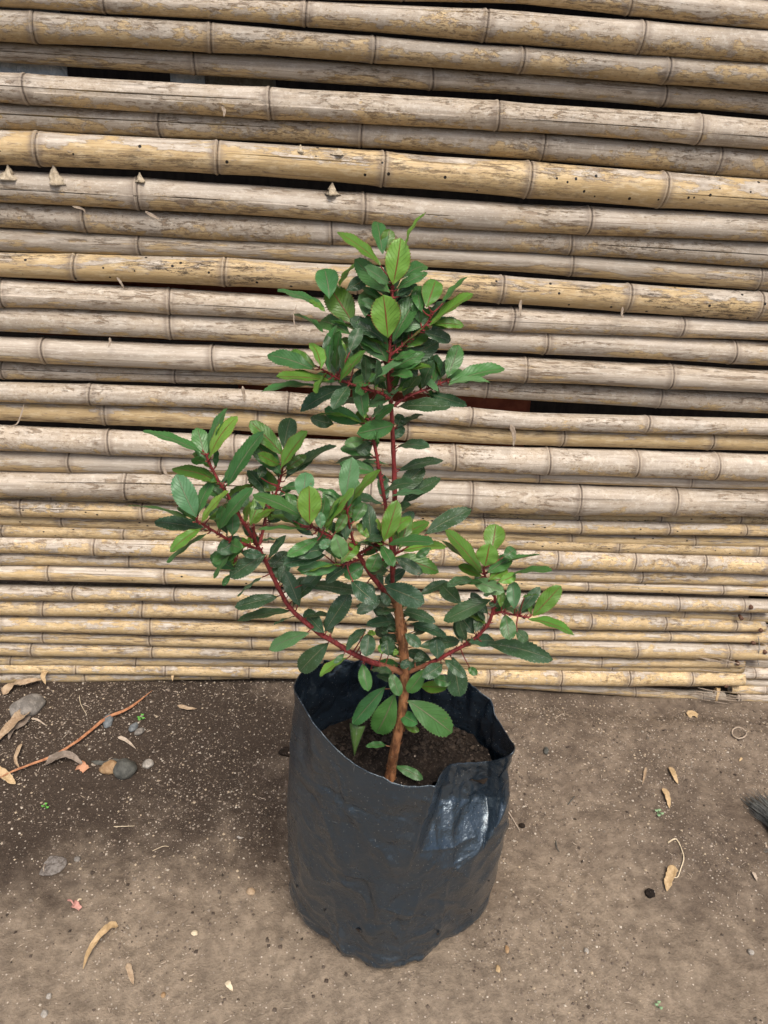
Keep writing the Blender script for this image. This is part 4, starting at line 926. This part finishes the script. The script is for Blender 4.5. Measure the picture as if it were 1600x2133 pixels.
# ---------------------------------------------------------------- small things lying about
def stone(px, py, wpx, hpx, rot, mat, lab, cat='stone', name='pebble', hz=.55, group=None, sink=.25):
    P = gp(px, py); dist = np.linalg.norm(P-CAM); a = wpx*dist/FPX/2; b = hpx*dist/FPX/2; V = []; F = []; n, m = 22, 14
    for i in range(m+1):
        th = math.pi*i/m
        for j in range(n):
            q = 6.283*j/n; d = Vector((math.sin(th)*math.cos(q), math.sin(th)*math.sin(q), math.cos(th)))
            k = 1+.22*noise.noise(d*1.4+Vector((px, py, 0)))+.05*noise.noise(d*5+Vector((px, 0, 0)))
            x, y, z = d.x*a*k, d.y*b*k, d.z*min(a, b)*hz*2*k*.8; c, s = math.cos(rot), math.sin(rot)
            V.append((P[0]+x*c-y*s, P[1]+x*s+y*c, P[2]+z+min(a, b)*hz*(1-sink*2)))
    for i in range(m):
        for j in range(n): F.append((i*n+j, (i+1)*n+j, (i+1)*n+(j+1) % n, i*n+(j+1) % n))
    tag(mesh(name, V, F, mat, origin=P), lab, cat, group)
stone(60, 1483, 62, 44, R(48), M_STONE, 'largest smooth grey oval stone near the fence at the left', 'stone', 'cobble', .5)
stone(226, 1508, 19, 30, R(10), M_BLUE, 'flat blue-grey pebble under the orange dry blade', group='pebbles in the damp soil')
stone(278, 1516, 14, 24, R(-20), M_BLUE, 'angular grey pebble beside the small green sprout', group='pebbles in the damp soil')
stone(291, 1524, 14, 20, R(-40), M_STONE, 'tan-grey pebble just right of the angular grey pebble', group='pebbles in the damp soil')
stone(229, 1599, 37, 30, R(20), M_OCHRE, 'smooth ochre yellow pebble, brightest of all', group='pebbles in the damp soil')
stone(262, 1605, 44, 40, R(-10), M_DSTONE, 'dark green-grey stone touching the ochre pebble', group='pebbles in the damp soil')
stone(308, 1590, 20, 22, R(30), M_WSTONE, 'pale crumbly lump right of the dark green-grey stone', group='pebbles in the damp soil', hz=.4)
stone(161, 1788, 12, 10, 0, M_STONE, 'small grey pebble on the soil left of centre', group='small loose pebbles'); stone(103, 2078, 9, 10, 0, M_WSTONE, 'tiny cream pebble at the lower left of the soil', group='small loose pebbles')
stone(95, 2118, 11, 12, 0, M_WSTONE, 'cream pebble nearest the bottom left corner', group='small loose pebbles'); stone(340, 2072, 8, 9, 0, M_OCHRE, 'small yellow pebble below the bag on its left', group='small loose pebbles')
stone(405, 1942, 12, 9, 0, M_TWIG, 'small yellowish pebble left of the bag foot', group='small loose pebbles'); stone(1056, 1978, 8, 14, 0, M_OCHRE, 'small orange pebble right of the bag foot', group='small loose pebbles')
stone(1221, 1982, 9, 11, 0, M_WSTONE, 'small white pebble on the soil right of the bag', group='small loose pebbles'); stone(1037, 2020, 9, 14, 0, M_DRYTAN, 'cream pebble below the orange pebble right of the bag', group='small loose pebbles')
stone(1565, 1982, 11, 9, 0, M_WSTONE, 'white pebble near the right edge of the soil', group='small loose pebbles'); stone(523, 1856, 16, 15, 0, M_DRY, 'brown crumbly clod left of the bag', group='small loose pebbles')
stone(1137, 1567, 10, 18, R(-15), M_DSTONE, 'small dark pebble right of the bag rim', group='small loose pebbles'); stone(1353, 1864, 18, 17, 0, M_POT, 'dark clod of soil left of the curled tan leaf', 'clod', 'soil_clod')
stone(1087, 1720, 13, 10, 0, M_POT, 'dark clod of soil next to the thin stick by the bag', 'clod', 'soil_clod')
stone(108, 1800, 46, 42, R(10), M_ASH, 'flattened heap of grey ash on the soil at the left', 'ash', 'ash_heap', .06, sink=.45)
stone(598, 1572, 30, 22, R(0), M_POT, 'dark brown clod against the left side of the bag', 'clod', 'soil_clod', .5)

def dry(pl, w, mat, lab, lift=.004, curl=.35, tip=.05, name='dry_leaf', cat='dry leaf', group='dry leaves on the ground', arch=.5, base=.1):
    P = []; n = len(pl)
    for i, (x, y) in enumerate(pl):
        P.append(gp(x, y, lift+arch*lift*2*math.sin(math.pi*i/max(1, n-1))))
    dist = np.linalg.norm(P[0]-CAM); Vr, Fr = ribbon(P, w*dist/FPX, (0, -.25, 1), curl, tip, 6, base)
    o = mesh(name, Vr, Fr, mat, origin=P[0]); solid(o, .0006); tag(o, lab, cat, group)
dry([(319,1445),(270,1482),(222,1508),(175,1545),(120,1580),(55,1605),(20,1618),(-6,1632)], 6, M_ORANGE, 'long thin orange dry blade lying across the dark soil', .008, .3, .2, arch=.3, name='dry_grass_blade', cat='dry grass', group=None)
dry([(63,1492),(45,1510),(20,1533),(-12,1560)], 20, M_DRY, 'brown folded dry leaf leaning on the grey oval stone', .010, .7)
dry([(63,1496),(50,1518),(28,1530),(20,1546)], 15, M_DRYGREY, 'dark half of the folded dry leaf below the grey stone', .005, .5)
dry([(95,1597),(125,1590),(150,1588),(178,1600)], 15, M_DRYGREY, 'grey arched dry leaf under the orange blade', .007, .6, arch=1.2)
dry([(-14,1605),(8,1617),(24,1630),(33,1636)], 15, M_DRYTAN, 'tan pointed dry leaf at the left edge below the orange blade', .004)
dry([(8,1452),(22,1440),(32,1428)], 16, M_DRY, 'pale dry leaf tucked under the fence at the far left', .008)
dry([(30,1428),(50,1437),(72,1432),(90,1424)], 12, M_DRY, 'curled pale leaf along the foot of the fence at the far left', .010, .8)
dry([(113,1404),(104,1418),(96,1432),(98,1440)], 11, M_DRYTAN, 'yellow dry leaf sticking up from under the lowest cane', .020, .4)
dry([(48,1555),(40,1575),(35,1592),(42,1605)], 7, M_DRY, 'thin curled dry leaf left of the orange blade', .006, .8)
dry([(20,1486),(32,1480),(42,1475)], 5, M_TWIG, 'tiny white shred beside the grey oval stone', .004)
dry([(66,1503),(80,1506),(98,1517)], 4, M_FIBRE, 'thin pale shred right of the folded leaf', .004)
dry([(245,1537),(262,1543),(283,1558)], 7, M_FIBRE, 'short pale shred below the small pebbles', .004)
dry([(370,1475),(390,1480),(410,1478)], 8, M_DRY, 'small brown leaf scrap near the fence left of the bag', .004)
dry([(361,1411),(362,1421),(361,1433)], 8, M_DRYTAN, 'small pale scrap hanging under the lowest cane left of the bag', .02)
dry([(247,1931),(232,1938),(210,1962),(188,1995),(175,2026)], 12, M_DRYTAN, 'long curled tan leaf on the soil at the lower left', .006, .8, arch=.8)
dry([(265,2010),(271,2024),(275,2040),(279,2054)], 10, M_DRY, 'small tan leaf right of the long curled one', .004, .5)
dry([(472,2044),(477,2054),(485,2065)], 10, M_TWIG, 'small cream leaf scrap below the bag on the left', .003, .3)
dry([(1394,1600),(1399,1617),(1404,1628),(1411,1637)], 10, M_DRYTAN, 'topmost tan leaf sliver on the soil right of the bag', .004, .5)
dry([(1379,1644),(1386,1660),(1391,1674),(1394,1685)], 10, M_DRYTAN, 'tan leaf sliver just below the topmost one', .004, .5)
dry([(1403,1807),(1396,1825),(1389,1845),(1388,1860)], 17, M_DRYTAN, 'broad tan leaf beside the white root thread', .004, .4)
dry([(1345,1600),(1342,1616),(1337,1637)], 5, M_DRY, 'narrow brown strip left of the tan leaf slivers', .003, .3)
dry([(1438,1474),(1448,1472),(1459,1475)], 13, M_DRYTAN, 'short tan chip on the soil below the fence at the right', .004, .2, .7, base=.8)
dry([(1488,1440),(1492,1447),(1494,1456)], 8, M_DRYTAN, 'small cream chip caught on the low canes at the right', .028, .3, .5)
dry([(1546,1576),(1541,1583)], 4, M_DRYTAN, 'tiny straw piece near the right edge', .003)
dry([(1221,1985),(1221,1990)], 3, M_DRY, 'tiny fleck beside the white pebble', .002)
dry([(1565,1822),(1570,1833),(1575,1840)], 6, M_FIBRE, 'pale splinter below the broom head', .003)
dry([(163,1596),(172,1601),(180,1607)], 18, M_CHIP, 'small orange chip at the end of the grey arched leaf', .005, .1, .8, name='plastic_chip', cat='chip', group=None, base=.9)
dry([(152,1884),(160,1890),(168,1896)], 13, M_PINK, 'small pink dried petal on the soil at the left', .005, .4, .6, name='petal', cat='petal', group=None, base=.5)
dry([(140,1876),(150,1882),(155,1890)], 3, M_PINK, 'thin pink stamen beside the dried petal', .006, name='flower_scrap', cat='flower scrap', group=None)
dry([(172,1876),(165,1880),(158,1888)], 3, M_TWIG, 'cream stamen above the dried petal', .006, name='flower_scrap', cat='flower scrap', group=None)
dry([(494,1744),(500,1750),(508,1747)], 4, M_WSTONE, 'tiny white curl left of the bag', .004, name='plastic_curl', cat='scrap', group=None)
dry([(190,1586),(215,1590),(240,1584),(255,1587)], 8, M_DSTONE, 'dark blue plastic strip half buried above the ochre pebble', .002, .1, .3, name='plastic_strip', cat='plastic strip', group=None)
for pl, r, mat, lab in [([(1389,1762),(1400,1756),(1409,1755),(1418,1775),(1422,1795),(1416,1815),(1411,1828),(1402,1832)], .0016, M_TWIG, 'curved white root thread beside the broad tan leaf'),
                        ([(1058,1690),(1069,1710),(1083,1732)], .0014, M_FIBRE, 'thin grey stick right of the bag'),
                        ([(167,1458),(170,1475),(182,1494)], .0009, M_TWIG, 'fine white root hair on the dark soil near the fence'),
                        ([(1156,1497),(1170,1488),(1178,1478),(1176,1466)], .0011, M_FIBRE, 'curled root on the soil right of the bag rim'),
                        ([(237,1721),(255,1723),(280,1719)], .0009, M_TWIG, 'short straw on the soil at centre left'),
                        ([(1182,1680),(1192,1669),(1196,1662)], .0012, M_DSTONE, 'dark twig on the soil right of the bag'),
                        ([(1157,1752),(1160,1766),(1166,1773)], .0012, M_DSTONE, 'second short dark twig lying below the first'),
                        ([(318,1773),(340,1766),(352,1765)], .0008, M_TWIG, 'pale straw lying further down centre left')]:
    P = spline([gp(x, y, .0035+.002*math.sin(i*2)) for i, (x, y) in enumerate(pl)], 5); Vt, Ft = tube(P, np.linspace(r, r*.6, len(P)), 7, .2)
    tag(mesh('root_thread' if 'root' in lab else 'twig', Vt, Ft, mat, origin=P[0]), lab, 'root' if 'root' in lab else 'twig')
# broken ring of dry sheath
P = [gp(1540+15*math.cos(q), 1526+14*math.sin(q), .004+.003*math.sin(q)) for q in np.linspace(-.2, 5.6, 22)]
Vt, Ft = tube(P, .0018, 7, .3); tag(mesh('sheath_ring', Vt, Ft, M_FIBRE, origin=P[0]), 'small broken ring of dry cane sheath on the soil at the right', 'ring')
def sprout(px, py, n, r, lab, mat):
    P = gp(px, py); t = thing('sprout', lab, 'seedling', P, 'tiny green seedlings'); 
    for k in range(n):
        q = 6.28*k/n+px; c = P+np.array([math.cos(q)*r*.9, math.sin(q)*r*.9, .010+.003*math.sin(k*2)])
        ring = [c+np.array([math.cos(a)*r*.55, math.sin(a)*r*.45, .0015*math.cos(a*2)]) for a in np.linspace(0, 6.283, 11)[:-1]]
        o = mesh('leaf', ring+[c+np.array([0, 0, .0012])], [(i, (i+1) % 10, 10) for i in range(10)], mat, t); solid(o, .0004)
        Vt, Ft = tube([P+np.array([0, 0, -.002]), (P+c)/2+np.array([0, 0, .003]), c], .0006, 5); mesh('stem', Vt, Ft, mat, t)
sprout(295, 1501, 4, .0075, 'bright green seedling in the dark soil near the fence', M_GREEN); sprout(96, 1682, 3, .006, 'tiny bright green seedling at the left', M_GREEN)
M_PALEG = mat_noise('pale_sprout', (.16, .27, .14), (.28, .40, .22), 80, .7, .3)
sprout(1371, 1697, 4, .0075, 'grey-green seedling right of the bag below the tan slivers', M_PALEG); sprout(1371, 2095, 3, .006, 'pale green seedling near the bottom right', M_PALEG)
# cut leaf stuck upright in the potting soil
D = lambda x, y, Y: on_depth(560+x/2.857, 1350+y/2.857, Y)
a_, b_, c_, e_ = D(482, 446, .90), D(575, 462, .895), D(545, 545, .885), D(510, 640, .88)
f_ = D(486, 540, .884)
mid = (a_+b_)/2
rows = []
for t in np.linspace(0, 1, 9):
    l = a_*(1-t)**2+2*f_*t*(1-t)+e_*t*t; r_ = b_*(1-t)**2+2*c_*t*(1-t)+e_*t*t
    rows.append([l+(r_-l)*v+np.array([0, -.003*math.sin(math.pi*v), 0]) for v in (0, .25, .5, .75, 1)])
Vf = [p for r_ in rows for p in r_]; UVf = [(1-i/8*.9, v) for i in range(9) for v in (0, .25, .5, .75, 1)]
Ff = [(i*5+j, i*5+j+1, (i+1)*5+j+1, (i+1)*5+j) for i in range(8) for j in range(4)]
o = mesh('fallen_leaf', Vf, Ff, M_LEAF, origin=e_, attrs={'lc': [(.075, .15, .03, 1)]*45, 'young': [0]*45, 'old': [.6]*45}, uv=UVf); solid(o, .0005)
tag(o, 'cut green leaf stuck point down in the potting soil left of the trunk', 'leaf')

# broom reaching in from the right edge
bc = gp(1692, 1806, .03); broom = thing('broom', 'grey bristle broom head lying on the soil at the right edge', 'broom', bc)
b = Buf(); tips = gp(1632, 1665, .012)
axd = tips-bc; axd /= np.linalg.norm(axd); sdv = np.cross(axd, [0, 0, 1]); sdv /= np.linalg.norm(sdv)
for i in range(620):
    a = random.uniform(-1, 1); h = random.uniform(-1, 1); root = bc+sdv*a*.035+np.array([0, 0, h*.016])
    L = random.uniform(.12, .19); sp = a*.40+random.uniform(-.09, .09)
    d = axd*math.cos(sp)+sdv*math.sin(sp)*1.0; tipp = root+d*L+np.array([0, 0, -.012+h*.012]); tipp[2] = max(tipp[2], gz(tipp[0], tipp[1])+.001)
    m = root+d*L*.5+np.array([0, 0, .006]); b.add(*tube(spline([root, m, tipp+sdv*random.uniform(-.006, .006)], 3), np.linspace(.0009, .0005, 7), 4, 0, False))
for i in range(26):     # stray bent bristles
    root = bc+sdv*random.uniform(-.05, -.03)+np.array([0, 0, random.uniform(-.02, .01)]); e = root+(-sdv)*random.uniform(.02, .055)+axd*random.uniform(-.03, .03)
    e[2] = gz(e[0], e[1])+.002; b.add(*tube(spline([root, (root+e)/2+np.array([0, 0, .008]), e], 3), .0006, 4, 0, False))
mesh('bristles', b.verts(), b.F, M_BRIST, broom)
Vt, Ft = tube([bc-axd*.05, bc-axd*.045, bc+axd*.012, bc+axd*.018], [.025, .038, .040, .036], 20, .05); mesh('head', Vt, Ft, M_NAIL, broom)
hd = bc-axd*.05; he = hd+np.array([.95, -.45, .12]); Vt, Ft = tube([hd+axd*.01, hd-axd*.06, (hd+he)/2, he], [.015, .013, .012, .012], 14); mesh('handle', Vt, Ft, M_WOOD, broom)
